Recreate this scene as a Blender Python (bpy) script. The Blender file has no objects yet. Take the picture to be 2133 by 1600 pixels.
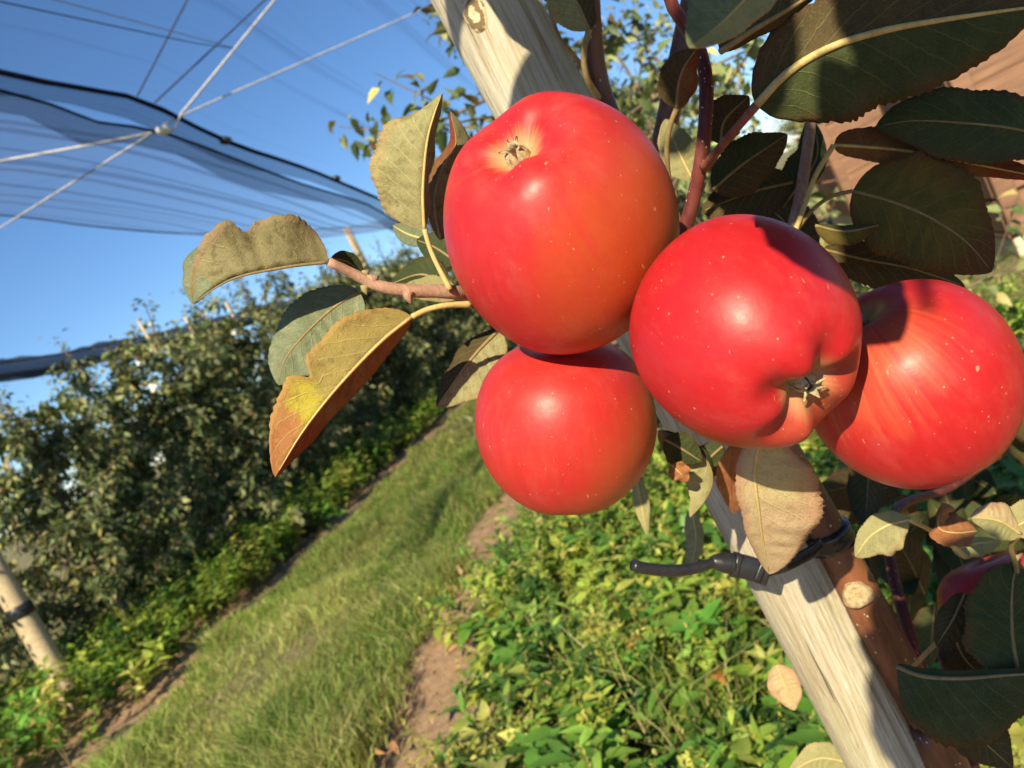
import bpy, math, random
import numpy as np
from mathutils import Vector, Matrix

random.seed(7)
rng = np.random.default_rng(7)
S = bpy.context.scene
COL = S.collection

# ------------------------------------------------------------------ camera
FPX = 1659.0                       # focal length in photograph pixels (28 mm equivalent)
CX, CY = 1066.5, 800.0
H = 1.0                            # camera height in metres
roll = math.radians(26.5)
u2 = np.array([-math.sin(roll), -math.cos(roll)])
pv = np.array([1380.0 - CX, 440.0 - CY])
c_ = -(u2 @ pv) / FPX
UP = np.array([u2[0], u2[1], c_]); UP /= np.linalg.norm(UP)
FW = np.array([pv[0], pv[1], FPX]); FW /= np.linalg.norm(FW)
RT = np.cross(FW, UP)
RM = np.array([RT, FW, UP])        # camera axes (right, down, forward) -> world (x, y along the row, z up)
ORG = np.array([0.0, 0.0, H])

cam_d = bpy.data.cameras.new("camera")
cam = bpy.data.objects.new("camera", cam_d); COL.objects.link(cam)
cam_d.sensor_width = 36.0; cam_d.lens = FPX / 2133.0 * 36.0
cam_d.clip_start = 0.01; cam_d.clip_end = 2000
m = Matrix.Identity(4)
for i in range(3):
    m[i][0] = RM[i, 0]; m[i][1] = -RM[i, 1]; m[i][2] = -RM[i, 2]; m[i][3] = ORG[i]
cam.matrix_world = m
cam_d.dof.use_dof = True
cam_d.dof.focus_distance = 0.265
cam_d.dof.aperture_fstop = 21.0
S.camera = cam

def at(px, py, d):
    """world point seen at photograph pixel (px,py), d metres in front of the lens"""
    return RM @ np.array([(px - CX) / FPX * d, (py - CY) / FPX * d, d]) + ORG
def atx(px, py, x):
    r = RM @ np.array([px - CX, py - CY, FPX]); return r * (x / r[0]) + ORG
def ath(px, py, hd):
    r = RM @ np.array([px - CX, py - CY, FPX]); return r * (hd / math.hypot(r[0], r[1])) + ORG
def dirw(v):
    w = RM @ np.array(v, float); return w / np.linalg.norm(w)

# ------------------------------------------------------------------ light
SUN = np.array([-0.04, -0.82, 0.575]); SUN /= np.linalg.norm(SUN)
world = bpy.data.worlds.new("World"); S.world = world; world.use_nodes = True
nt = world.node_tree
bg = nt.nodes["Background"]
sky = nt.nodes.new("ShaderNodeTexSky"); sky.sky_type = 'NISHITA'; sky.sun_disc = False
sky.sun_elevation = math.asin(SUN[2]); sky.sun_rotation = math.atan2(SUN[0], SUN[1])
sky.air_density = 1.0; sky.dust_density = 0.0; sky.ozone_density = 6.0; sky.altitude = 600
hs = nt.nodes.new("ShaderNodeHueSaturation"); hs.inputs["Saturation"].default_value = 1.06
nt.links.new(sky.outputs[0], hs.inputs["Color"]); nt.links.new(hs.outputs[0], bg.inputs[0]); bg.inputs[1].default_value = 0.088
sl = bpy.data.lights.new("sun", 'SUN'); sl.energy = 5.0; sl.angle = math.radians(0.53); sl.color = (1.0, 0.86, 0.60)
so = bpy.data.objects.new("sun", sl); COL.objects.link(so)
so.rotation_euler = Vector(SUN).to_track_quat('Z', 'Y').to_euler()
S.view_settings.view_transform = 'Standard'; S.view_settings.look = 'None'
S.view_settings.exposure = 0.74; S.view_settings.gamma = 1.0
S.view_settings.use_curve_mapping = False
S.render.engine = 'CYCLES'
S.cycles.max_bounces = 8; S.cycles.transparent_max_bounces = 24; S.cycles.use_denoising = True
S.cycles.caustics_reflective = False; S.cycles.caustics_refractive = False

# ------------------------------------------------------------------ node helpers
class NT:
    def __init__(s, name):
        s.m = bpy.data.materials.new(name); s.m.use_nodes = True
        s.t = s.m.node_tree; s.t.nodes.clear()
        s.out = s.t.nodes.new("ShaderNodeOutputMaterial")
    def n(s, typ, ins=None, **kw):
        nd = s.t.nodes.new("ShaderNode" + typ)
        for k, v in kw.items(): setattr(nd, k, v)
        for k, v in (ins or {}).items():
            if isinstance(v, bpy.types.NodeSocket): s.t.links.new(v, nd.inputs[k])
            else: nd.inputs[k].default_value = v
        return nd
    def math(s, op, a, b=0.0, c=0.0, clamp=False):
        return s.n("Math", {0: a, 1: b, 2: c}, operation=op, use_clamp=clamp).outputs[0]
    def mix(s, f, a, b, blend='MIX'):
        nd = s.n("Mix", data_type='RGBA', blend_type=blend)
        for k, v in ((0, f), (6, a), (7, b)):
            if isinstance(v, bpy.types.NodeSocket): s.t.links.new(v, nd.inputs[k])
            else: nd.inputs[k].default_value = (tuple(v) + (1,) if k and len(v) == 3 else v)
        return nd.outputs[2]
    def noise(s, vec, scale, detail=3, rough=0.55, dist=0.0):
        return s.n("TexNoise", {"Vector": vec, "Scale": scale, "Detail": detail, "Roughness": rough, "Distortion": dist}).outputs[0]
    def ramp(s, f, lo, hi):
        return s.n("MapRange", {0: f, 1: lo, 2: hi, 3: 0.0, 4: 1.0}, interpolation_type='SMOOTHSTEP').outputs[0]
    def mapv(s, vec, sc=(1, 1, 1), loc=(0, 0, 0)):
        return s.n("Mapping", {0: vec, 1: loc, 3: sc}).outputs[0]
    def bump(s, h, strength, dist):
        return s.n("Bump", {"Height": h, "Strength": strength, "Distance": dist}).outputs[0]
    def surf(s, sh): s.t.links.new(sh, s.out.inputs[0]); return s.m

def P3(c): return (c[0], c[1], c[2], 1.0)

# ------------------------------------------------------------------ mesh helpers
def mesh_obj(name, verts, faces, mat=None, parent=None, smooth=True, uv=None, tint=None):
    me = bpy.data.meshes.new(name)
    verts = np.asarray(verts, float)
    if isinstance(faces, np.ndarray):
        nf, k = faces.shape
        me.vertices.add(len(verts)); me.vertices.foreach_set("co", verts.ravel())
        me.loops.add(nf * k); me.loops.foreach_set("vertex_index", faces.ravel().astype(np.int32))
        me.polygons.add(nf)
        me.polygons.foreach_set("loop_start", (np.arange(nf) * k).astype(np.int32))
        me.update(calc_edges=True)
    else:
        me.from_pydata([tuple(v) for v in verts], [], [tuple(int(i) for i in f) for f in faces])
    if smooth: me.polygons.foreach_set("use_smooth", [True] * len(me.polygons))
    if uv is not None:
        l = me.uv_layers.new(name="UVMap")
        vi = np.empty(len(me.loops), np.int32); me.loops.foreach_get("vertex_index", vi)
        l.data.foreach_set("uv", np.asarray(uv, float)[vi].ravel())
    if tint is not None:
        a = me.color_attributes.new("tint", 'FLOAT_COLOR', 'POINT')
        t4 = np.ones((len(verts), 4)); t4[:, :3] = tint
        a.data.foreach_set("color", t4.ravel())
    me.update()
    o = bpy.data.objects.new(name, me); COL.objects.link(o)
    if mat: me.materials.append(mat)
    if parent is not None: o.parent = parent
    return o

def empty(name, loc=(0, 0, 0)):
    o = bpy.data.objects.new(name, None); COL.objects.link(o); o.location = loc
    o.empty_display_size = 0.05
    return o
def tag(o, label=None, cat=None, group=None, kind=None):
    if label: o["label"] = label
    if cat: o["category"] = cat
    if group: o["group"] = group
    if kind: o["kind"] = kind
    return o
def localise(o, loc):
    """give a mesh made in world coordinates its origin at loc"""
    loc = np.asarray(loc, float)
    me = o.data; co = np.empty(len(me.vertices) * 3); me.vertices.foreach_get("co", co)
    co = co.reshape(-1, 3) - loc; me.vertices.foreach_set("co", co.ravel()); me.update()
    o.location = loc; return o

def spline(pts, n):
    P = np.asarray(pts, float); k = len(P)
    if k == 2: return P[0] + (P[1] - P[0]) * np.linspace(0, 1, n)[:, None]
    seg = np.linalg.norm(np.diff(P[:, :3], axis=0), axis=1); u = np.concatenate([[0], np.cumsum(seg)]); u /= u[-1]
    out = []
    Q = np.vstack([2 * P[0] - P[1], P, 2 * P[-1] - P[-2]])
    for t in np.linspace(0, 1, n):
        i = min(max(np.searchsorted(u, t) - 1, 0), k - 2)
        f = (t - u[i]) / max(u[i + 1] - u[i], 1e-9)
        p0, p1, p2, p3 = Q[i], Q[i + 1], Q[i + 2], Q[i + 3]
        out.append(0.5 * ((2 * p1) + (-p0 + p2) * f + (2 * p0 - 5 * p1 + 4 * p2 - p3) * f * f + (-p0 + 3 * p1 - 3 * p2 + p3) * f ** 3))
    return np.array(out)

def tube_geo(path, rad, k=10, flat=None, cap=True, wob=0.0):
    path = np.asarray(path, float); n = len(path)
    rad = np.interp(np.linspace(0, 1, n), np.linspace(0, 1, len(rad)), rad) if np.ndim(rad) else np.full(n, rad)
    T = np.gradient(path, axis=0); T /= np.linalg.norm(T, axis=1)[:, None] + 1e-12
    ref = np.array([0, 0, 1.0]) if abs(T[0][2]) < 0.9 else np.array([1.0, 0, 0])
    A = np.cross(T[0], ref); A /= np.linalg.norm(A)
    V, F = [], []
    for i in range(n):
        A = A - T[i] * (A @ T[i]); A /= np.linalg.norm(A); B = np.cross(T[i], A)
        for j in range(k):
            a = 2 * math.pi * j / k
            r = rad[i] * (1 + wob * math.sin(3 * a + i * 0.7) * 0.5 + (wob * random.uniform(-.5, .5) if wob else 0))
            V.append(path[i] + r * (math.cos(a) * A + math.sin(a) * B))
    for i in range(n - 1):
        for j in range(k):
            j2 = (j + 1) % k
            F.append((i * k + j, i * k + j2, (i + 1) * k + j2, (i + 1) * k + j))
    if cap:
        F.append(tuple(range(k))[::-1]); F.append(tuple((n - 1) * k + j for j in range(k)))
    return V, F
def merge(geos):
    V, F = [], []
    for v, f in geos:
        b = len(V); V.extend(v); F.extend([tuple(i + b for i in q) for q in f])
    return V, F
def tube(name, pts, rad, mat, parent=None, n=24, k=10, wob=0.0):
    V, F = tube_geo(spline(pts, n), rad, k, wob=wob); return mesh_obj(name, V, F, mat, parent)
def box_geo(c, sx, sy, sz, bev=0.0):
    x, y, z = sx / 2, sy / 2, sz / 2; b = bev
    if b <= 0:
        V = [(c[0] + i * x, c[1] + j * y, c[2] + k * z) for k in (-1, 1) for j in (-1, 1) for i in (-1, 1)]
        return V, [(0, 2, 3, 1), (4, 5, 7, 6), (0, 1, 5, 4), (2, 6, 7, 3), (0, 4, 6, 2), (1, 3, 7, 5)]
    pr = [(-x + b, -y), (x - b, -y), (x, -y + b), (x, y - b), (x - b, y), (-x + b, y), (-x, y - b), (-x, -y + b)]
    V = []
    for zz, s in ((-z, 1 - b / x), (-z + b, 1), (z - b, 1), (z, 1 - b / x)):
        sy_ = 1 if s == 1 else 1 - b / y
        V += [(c[0] + p[0] * s, c[1] + p[1] * sy_, c[2] + zz) for p in pr]
    F = [tuple(range(8))[::-1], tuple(range(24, 32))]
    for r in range(3):
        for j in range(8):
            F.append((r * 8 + j, r * 8 + (j + 1) % 8, r * 8 + 8 + (j + 1) % 8, r * 8 + 8 + j))
    return V, F

# ------------------------------------------------------------------ materials
def mat_ground():
    t = NT("orchard_soil"); co = t.n("NewGeometry").outputs["Position"]
    sep = t.n("SeparateXYZ", {0: co}); x = sep.outputs[0]
    n1 = t.noise(co, 2.2, 5); n2 = t.noise(co, 22, 5, 0.65); n3 = t.noise(co, 140, 3, 0.7)
    xw = t.math('ADD', x, t.math('MULTIPLY', t.math('SUBTRACT', n1, 0.5), 0.22))
    soil = t.mix(t.ramp(n2, .3, .7), (.27, .165, .09), (.46, .30, .18))
    soil = t.mix(t.ramp(n3, .5, .75), soil, (.54, .39, .25))
    turf = t.mix(t.ramp(n2, .35, .65), (.09, .10, .03), (.24, .20, .09))
    a = t.math('MULTIPLY', t.ramp(xw, -3.0, -2.9), t.ramp(xw, -1.42, -1.50))
    b = t.ramp(xw, 0.95, 1.1)
    g = t.math('MAXIMUM', t.math('MAXIMUM', a, b), t.ramp(xw, -4.6, -4.8))
    dry = t.ramp(t.noise(co, 1.3, 3), .52, .66)
    turf = t.mix(t.math('MULTIPLY', dry, .7), turf, (.42, .31, .16))
    col = t.mix(g, soil, turf)
    h = t.math('ADD', t.math('MULTIPLY', n2, .6), t.math('MULTIPLY', n3, .4))
    p = t.n("BsdfPrincipled", {"Base Color": col, "Roughness": .95, "Normal": t.bump(h, .8, .03)})
    return t.surf(p.outputs[0])

def mat_tint(name, trans=.35, rough=.5, spec=.25, nscale=60):
    """foliage whose colour per leaf comes with the mesh"""
    t = NT(name); a = t.n("Attribute", attribute_name="tint").outputs[0]
    co = t.n("NewGeometry").outputs["Position"]
    col = t.mix(t.ramp(t.noise(co, nscale, 2), .3, .75), t.mix(1.0, a, (.75, .8, .7), 'MULTIPLY'), a)
    p = t.n("BsdfPrincipled", {"Base Color": col, "Roughness": rough, "Specular IOR Level": spec})
    tr = t.n("BsdfTranslucent", {"Color": t.mix(1.0, col, (1.1, 1.15, .6), 'MULTIPLY')})
    ms = t.n("MixShader", {0: trans, 1: p.outputs[0], 2: tr.outputs[0]})
    return t.surf(ms.outputs[0])

def mat_bark(name, c1, c2, scale=40, rough=.75, dots=None, stretch=.25, bump=.5, spec=.3, coat=0.0):
    t = NT(name); co = t.n("TexCoord").outputs["Object"]
    v = t.mapv(co, (1, 1, stretch))
    n1 = t.noise(v, scale, 5, .6, .4); n2 = t.noise(v, scale * 6, 3)
    col = t.mix(t.ramp(n1, .35, .65), c1, c2)
    col = t.mix(t.math('MULTIPLY', t.ramp(n2, .45, .75), .35), col, tuple(min(1, x * 1.6) for x in c2))
    h = t.math('ADD', n1, t.math('MULTIPLY', n2, .4))
    if dots:
        vo = t.n("TexVoronoi", {"Vector": t.mapv(co, (1, 1, .75)), "Scale": dots, "Randomness": 1.0})
        dm = t.ramp(vo.outputs["Distance"], .16, .09)
        sel = t.ramp(t.n("SeparateColor", {0: vo.outputs["Color"]}).outputs[0], .25, .35)
        dm = t.math('MULTIPLY', dm, sel)
        col = t.mix(dm, col, (.62, .47, .32)); h = t.math('ADD', h, t.math('MULTIPLY', dm, .8))
    p = t.n("BsdfPrincipled", {"Base Color": col, "Roughness": rough, "Specular IOR Level": spec, "Coat Weight": coat, "Coat Roughness": .3, "Normal": t.bump(h, bump, .0013)})
    return t.surf(p.outputs[0])

def mat_stake():
    t = NT("weathered_stake_wood"); co = t.n("TexCoord").outputs["Object"]
    big = t.noise(t.mapv(co, (22, 22, 3)), 1.0, 3)
    wv = t.n("VectorMath", {0: co, 1: t.n("VectorMath", {0: t.n("TexNoise", {"Vector": t.mapv(co, (1, 1, .25)), "Scale": 26, "Detail": 2}).outputs[1], 1: (.007, .007, .0)}, operation='MULTIPLY').outputs[0]}, operation='ADD').outputs[0]
    g1 = t.noise(t.mapv(wv, (420, 420, 9)), 1.0, 6, .7)
    g2 = t.noise(t.mapv(wv, (1100, 1100, 60)), 1.0, 5, .7)
    col = t.mix(t.ramp(big, .35, .7), (.42, .37, .26), (.58, .54, .43))
    col = t.mix(t.math('MULTIPLY', t.ramp(g1, .55, .38), .75), col, (.33, .26, .14))
    col = t.mix(t.math('MULTIPLY', t.ramp(g2, .5, .75), .6), col, (.80, .75, .60))
    cr = t.ramp(t.noise(t.mapv(wv, (330, 330, 5), (3, 1, 2)), 1.0, 2, .5), .31, .25)
    col = t.mix(t.math('MULTIPLY', cr, .85), col, (.10, .075, .045))
    # green algae and grey weathering towards the lower part
    alg = t.math('MULTIPLY', t.ramp(t.noise(t.mapv(co, (30, 30, 9)), 1.0, 4), .5, .72), .45)
    col = t.mix(alg, col, (.46, .45, .27))
    h = t.math('SUBTRACT', t.math('ADD', t.math('MULTIPLY', g1, .7), t.math('MULTIPLY', g2, .4)), t.math('MULTIPLY', cr, .9))
    # dark worm marks
    vo = t.n("TexVoronoi", {"Vector": t.mapv(co, (70, 70, 30)), "Scale": 1.0, "Randomness": 1.0})
    mk = t.math('MULTIPLY', t.ramp(vo.outputs["Distance"], .2, .1), t.ramp(t.n("SeparateColor", {0: vo.outputs["Color"]}).outputs[0], .86, .9))
    mk = t.math('MULTIPLY', mk, t.ramp(t.noise(co, 900, 3), .42, .55))
    col = t.mix(t.math('MULTIPLY', mk, .8), col, (.14, .10, .05))
    p = t.n("BsdfPrincipled", {"Base Color": col, "Roughness": .85, "Specular IOR Level": .25, "Normal": t.bump(h, 1.0, .0018)})
    return t.surf(p.outputs[0])

def mat_knot():
    t = NT("knot_wood"); co = t.n("TexCoord").outputs["Object"]
    d = t.n("VectorMath", {0: t.mapv(co, (1, 1, .62))}, operation='LENGTH').outputs[1]
    w = t.math('ADD', t.math('MULTIPLY', d, 1900), t.math('MULTIPLY', t.noise(co, 300, 3), 7))
    s = t.ramp(t.math('SINE', w), -.3, .8)
    col = t.mix(s, (.19, .13, .06), (.56, .48, .30))
    p = t.n("BsdfPrincipled", {"Base Color": col, "Roughness": .9, "Normal": t.bump(s, .7, .0006)})
    return t.surf(p.outputs[0])

def mat_apple(name, red, blush, bdir, streak=.3, bw=(.1, .9), seed=0.0, calcol=(.62, .30, .14)):
    """bdir: object-space direction of the paler, less ripe cheek"""
    t = NT(name); co = t.n("TexCoord").outputs["Object"]
    nv = t.n("VectorMath", {0: co}, operation='NORMALIZE').outputs[0]
    dt = t.n("VectorMath", {0: nv, 1: tuple(np.array(bdir) / np.linalg.norm(bdir))}, operation='DOT_PRODUCT').outputs[1]
    sep = t.n("SeparateXYZ", {0: co})
    ang = t.math('ARCTAN2', sep.outputs[1], sep.outputs[0])
    sv = t.n("CombineXYZ", {0: t.math('MULTIPLY', t.math('COSINE', ang), 5.5), 1: t.math('MULTIPLY', t.math('SINE', ang), 5.5), 2: t.math('MULTIPLY_ADD', sep.outputs[2], 12.0, seed)}).outputs[0]
    st = t.noise(sv, 2.2, 5, .62)
    big = t.noise(t.mapv(co, (30, 30, 30), (seed, seed, 0)), 1.0, 3)
    f = t.math('ADD', dt, t.math('MULTIPLY', t.math('SUBTRACT', big, .5), .5))
    f = t.math('ADD', f, t.math('MULTIPLY', t.math('SUBTRACT', st, .5), streak * 2.2))
    k = t.ramp(f, *bw)
    deep = t.mix(t.math('MULTIPLY', t.ramp(st, .38, .68), .38), red, tuple(x * .78 for x in red))
    col = t.mix(k, deep, blush)
    mo = t.noise(t.mapv(co, (190, 190, 95), (seed, 3, 0)), 1.0, 4, .65)
    col = t.mix(t.math('MULTIPLY', t.ramp(mo, .46, .76), .10), col, tuple(min(1, x * 1.15 + .05) for x in blush))
    # tan russet in the calyx basin and stem cavity
    rr = t.n("VectorMath", {0: t.n("CombineXYZ", {0: sep.outputs[0], 1: sep.outputs[1], 2: 0.0}).outputs[0]}, operation='LENGTH').outputs[1]
    rn = t.math('ADD', rr, t.math('MULTIPLY', t.math('SUBTRACT', st, .5), .006))
    col = t.mix(t.math('MULTIPLY', t.ramp(rn, .0125, .0045), t.ramp(sep.outputs[2], -.005, .0)), col, calcol)
    col = t.mix(t.math('MULTIPLY', t.ramp(rn, .012, .004), t.ramp(sep.outputs[2], .005, .0)), col, (.30, .22, .06))
    # lenticels
    vo = t.n("TexVoronoi", {"Vector": t.mapv(co, (1, 1, 1), (seed, 0, 0)), "Scale": 380, "Randomness": 1.0})
    sc = t.n("SeparateColor", {0: vo.outputs["Color"]})
    rad = t.math('MULTIPLY_ADD', sc.outputs[1], .16, .05)
    dm = t.math('MULTIPLY', t.math('MULTIPLY', t.n("MapRange", {0: vo.outputs["Distance"], 1: rad, 2: t.math('MULTIPLY', rad, .3), 3: 0.0, 4: 1.0}, interpolation_type='SMOOTHSTEP').outputs[0], t.ramp(sc.outputs[0], .15, .8)), t.math('MULTIPLY_ADD', sc.outputs[2], .7, .3))
    col = t.mix(t.math('MULTIPLY', dm, .42), col, (.85, .55, .34))
    bloom = t.math('MULTIPLY', t.ramp(t.noise(t.mapv(co, (55, 55, 40), (seed, 9, 1)), 1.0, 5, .7), .48, .72), .10)
    col = t.mix(bloom, col, (.62, .22, .20))
    # a few dry scuffs
    sf = t.math('MULTIPLY', t.ramp(t.noise(t.mapv(co, (520, 160, 160), (seed, 2, 0)), 1.0, 2), .72, .78), .5)
    col = t.mix(sf, col, (.72, .40, .24))
    micro = t.noise(co, 1500, 2); und = t.noise(co, 130, 3)
    h = t.math('ADD', t.math('MULTIPLY', und, 1.0), t.math('MULTIPLY', micro, .06))
    rg = t.math('MULTIPLY_ADD', t.noise(co, 300, 3), .18, .31)
    p = t.n("BsdfPrincipled", {"Base Color": col, "Roughness": rg, "Specular IOR Level": .30,
            "Subsurface Weight": .12, "Subsurface Radius": (.006, .002, .001), "Subsurface Scale": .6,
            "Coat Weight": .10, "Coat Roughness": .55, "Normal": t.bump(h, .28, .0006)})
    return t.surf(p.outputs[0])

def mat_leaf(name, base, base2, vein, tip=None, tip0=.6, edge=None, edgew=.5, spots=None, spotamt=.35, rough=.6, trans=.22, spec=.3, vamt=.6, nets=.5, tip2=None, tip20=.85):
    t = NT(name); uv = t.n("UVMap").outputs[0]; sep = t.n("SeparateXYZ", {0: uv})
    u = sep.outputs[0]; v = t.math('MULTIPLY', t.math('ABSOLUTE', t.math('SUBTRACT', sep.outputs[1], .5)), 2.0)
    co = t.n("TexCoord").outputs["Object"]
    nb = t.noise(co, 60, 4, .6); nf = t.noise(co, 700, 3, .6)
    col = t.mix(t.ramp(nb, .35, .65), base, base2)
    if tip is not None:
        f = t.math('ADD', u, t.math('MULTIPLY', t.math('SUBTRACT', nb, .5), .35))
        col = t.mix(t.ramp(f, tip0 - .08, tip0 + .08), col, tip)
        if tip2 is not None:
            f2 = t.math('ADD', f, t.math('MULTIPLY', v, .12))
            col = t.mix(t.ramp(f2, tip20 - .05, tip20 + .05), col, tip2)
    if edge is not None:
        f = t.math('ADD', v, t.math('MULTIPLY', t.math('SUBTRACT', nb, .5), .9))
        col = t.mix(t.math('MULTIPLY', t.ramp(f, 1 - edgew, 1.05), .85), col, edge)
    if spots is not None:
        f = t.ramp(t.noise(co, 220, 4, .7), .52, .66)
        col = t.mix(t.math('MULTIPLY', f, spotamt), col, spots)
    # side veins and the fine vein mesh
    vv = t.math('ADD', t.math('SUBTRACT', t.math('MULTIPLY', u, 9.0), t.math('MULTIPLY', t.math('POWER', v, .85), 2.4)), t.math('MULTIPLY', nb, .35))
    fr = t.math('ABSOLUTE', t.math('SUBTRACT', t.math('FRACT', vv), .5))
    vm = t.math('MULTIPLY', t.ramp(fr, .06, .015), t.ramp(v, 1.0, .55))
    vo = t.n("TexVoronoi", {"Vector": t.n("CombineXYZ", {0: t.math('MULTIPLY', u, 44), 1: t.math('MULTIPLY', sep.outputs[1], 30), 2: 0.0}).outputs[0], "Scale": 1.0}, feature='DISTANCE_TO_EDGE').outputs[0]
    nm = t.ramp(vo, .09, .02)
    col = t.mix(t.math('MULTIPLY', nm, nets * .5), col, vein)
    col = t.mix(t.math('MULTIPLY', t.ramp(nf, .45, .7), .3), col, tuple(x * .55 for x in base))
    col = t.mix(t.math('MULTIPLY', vm, vamt), col, vein)
    h = t.math('ADD', t.math('ADD', t.math('MULTIPLY', vm, .9), t.math('MULTIPLY', nm, .35)), t.math('MULTIPLY', nf, .5))
    p = t.n("BsdfPrincipled", {"Base Color": col, "Roughness": rough, "Specular IOR Level": spec, "Normal": t.bump(h, .55, .0006)})
    tr = t.n("BsdfTranslucent", {"Color": t.mix(1.0, col, (1.1, 1.1, .55), 'MULTIPLY')})
    ms = t.n("MixShader", {0: trans, 1: p.outputs[0], 2: tr.outputs[0]})
    return t.surf(ms.outputs[0])

def mat_plain(name, c, rough=.6, spec=.4, var=.25, scale=30, bump=.2, bd=.001):
    t = NT(name); co = t.n("TexCoord").outputs["Object"]; n = t.noise(co, scale, 4)
    col = t.mix(t.ramp(n, .3, .7), tuple(x * (1 - var) for x in c), c)
    p = t.n("BsdfPrincipled", {"Base Color": col, "Roughness": rough, "Specular IOR Level": spec, "Normal": t.bump(n, bump, bd)})
    return t.surf(p.outputs[0])

def mat_net(name, dens, col=(.10, .12, .20), hemv=False):
    """open woven net: threads cover a share of the sheet, seams and folds cover more"""
    t = NT(name); uv = t.n("UVMap").outputs[0]
    st = t.noise(t.mapv(uv, (.45, 26, 1)), 1.0, 4, .6)
    st2 = t.noise(t.mapv(uv, (1.5, 90, 1)), 1.0, 2, .5)
    a = t.math('ADD', dens, t.math('MULTIPLY', t.ramp(st, .52, .75), .34))
    a = t.math('ADD', a, t.math('MULTIPLY', t.ramp(st2, .55, .8), .06))
    d = t.n("BsdfDiffuse", {"Color": P3(col)})
    tl = t.n("BsdfTranslucent", {"Color": P3(col)})
    s = t.n("MixShader", {0: .4, 1: d.outputs[0], 2: tl.outputs[0]})
    tp = t.n("BsdfTransparent")
    ms = t.n("MixShader", {0: a, 1: tp.outputs[0], 2: s.outputs[0]})
    return t.surf(ms.outputs[0])

def mat_wood(name, c1, c2):
    t = NT(name); co = t.n("TexCoord").outputs["Object"]
    g = t.noise(t.mapv(co, (3, 60, 60)), 1.0, 5, .65); b = t.noise(co, 2.0, 3)
    col = t.mix(t.ramp(g, .3, .7), c1, c2)
    col = t.mix(t.math('MULTIPLY', t.ramp(b, .45, .7), .4), col, tuple(x * .6 for x in c1))
    p = t.n("BsdfPrincipled", {"Base Color": col, "Roughness": .8, "Normal": t.bump(g, .4, .003)})
    return t.surf(p.outputs[0])

M = {}
M['ground'] = mat_ground()
M['stake'] = mat_stake(); M['knot'] = mat_knot()
M['trunk'] = mat_bark("young_trunk_bark", (.075, .026, .012), (.20, .075, .032), 70, .45, dots=230, spec=.45, bump=.7)
M['twig_red'] = mat_bark("red_twig_bark", (.085, .018, .018), (.16, .04, .032), 90, .5, dots=420, bump=.3)
M['twig'] = mat_bark("grey_pink_twig_bark", (.30, .16, .11), (.40, .25, .17), 160, .7, dots=500, bump=.6)
M['petiole'] = mat_bark("petiole_skin", (.42, .33, .12), (.52, .40, .17), 220, .55, bump=.2)
M['petiole_dark'] = mat_bark("dull_petiole_skin", (.20, .15, .06), (.27, .19, .085), 220, .55, bump=.2)
M['petiole_red'] = mat_bark("red_petiole_skin", (.20, .05, .03), (.30, .10, .06), 220, .5, bump=.2)
M['far_bark'] = mat_bark("grey_apple_bark", (.12, .085, .055), (.24, .18, .12), 14, .85, bump=.6)
M['grass'] = mat_tint("grass_blades", .35, .5, .3, 14)
M['weed'] = mat_tint("weed_leaves", .35, .42, .4, 40)
M['crown'] = mat_tint("apple_foliage", .22, .5, .35, 30)
M['post'] = mat_wood("round_post_wood", (.42, .32, .19), (.58, .46, .30))
M['bin'] = mat_wood("bin_board_wood", (.17, .088, .055), (.29, .155, .09))
M['bin_end'] = mat_wood("bin_pale_wood", (.55, .46, .34), (.68, .58, .44))
M['black'] = mat_plain("black_plastic", (.022, .022, .026), .36, .5, .3, 300, .3, .0003)
M['rubber'] = mat_plain("black_strap", (.018, .017, .018), .22, .5, .3, 300, .2, .0003)
M['rope'] = mat_plain("pale_rope", (.62, .60, .58), .8, .2)
M['wire'] = mat_plain("dark_cord", (.05, .055, .09), .7, .2)
M['hem'] = mat_plain("dark_net_hem", (.018, .022, .05), .8, .1, .5, 8)
M['white'] = mat_plain("white_plastic", (.85, .84, .80), .5, .4, .1)
M['scar'] = mat_plain("pale_cut_wood", (.50, .37, .20), .8, .2, .45, 420, .9, .0012)
M['calyx'] = mat_plain("dry_calyx", (.50, .42, .24), .8, .2, .45, 900, .6, .0004)
M['calyx_dark'] = mat_plain("dark_calyx_hole", (.03, .018, .01), .9, .1)
M['leaf_olive'] = mat_leaf("leaf_olive_underside", (.29, .28, .125), (.38, .36, .18), (.54, .50, .27), edge=(.40, .28, .13), edgew=.35, spots=(.13, .12, .05), spotamt=.5, rough=.8, spec=.15, vamt=.7)
M['leaf_brown_olive'] = mat_leaf("leaf_brown_olive", (.22, .20, .095), (.32, .29, .15), (.42, .37, .20), edge=(.30, .20, .12), edgew=.35, spots=(.09, .075, .035), spotamt=.6, rough=.8, spec=.15, vamt=.5)
M['leaf_green'] = mat_leaf("leaf_grey_green_top", (.16, .20, .10), (.23, .26, .14), (.32, .34, .19), rough=.5, spec=.35, vamt=.55, spots=(.08, .11, .05), spotamt=.5)
M['leaf_dark'] = mat_leaf("leaf_dark_green", (.035, .055, .018), (.06, .075, .025), (.14, .14, .06), edge=(.09, .05, .02), edgew=.35, rough=.6, spec=.15, vamt=.5, trans=.12)
M['leaf_dark_brown'] = mat_leaf("leaf_dark_bronze", (.062, .052, .02), (.09, .062, .026), (.19, .165, .07), edge=(.085, .04, .02), edgew=.4, rough=.65, spec=.15, vamt=.55, trans=.12, spots=(.05, .03, .02))
M['leaf_autumn'] = mat_leaf("leaf_turning_yellow", (.38, .30, .09), (.30, .25, .08), (.55, .46, .18), tip=(.50, .42, .045), tip0=.56, tip2=(.42, .16, .06), tip20=.80, edge=(.40, .22, .07), edgew=.35, spots=(.16, .10, .04), spotamt=.45, rough=.7, spec=.2)
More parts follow.
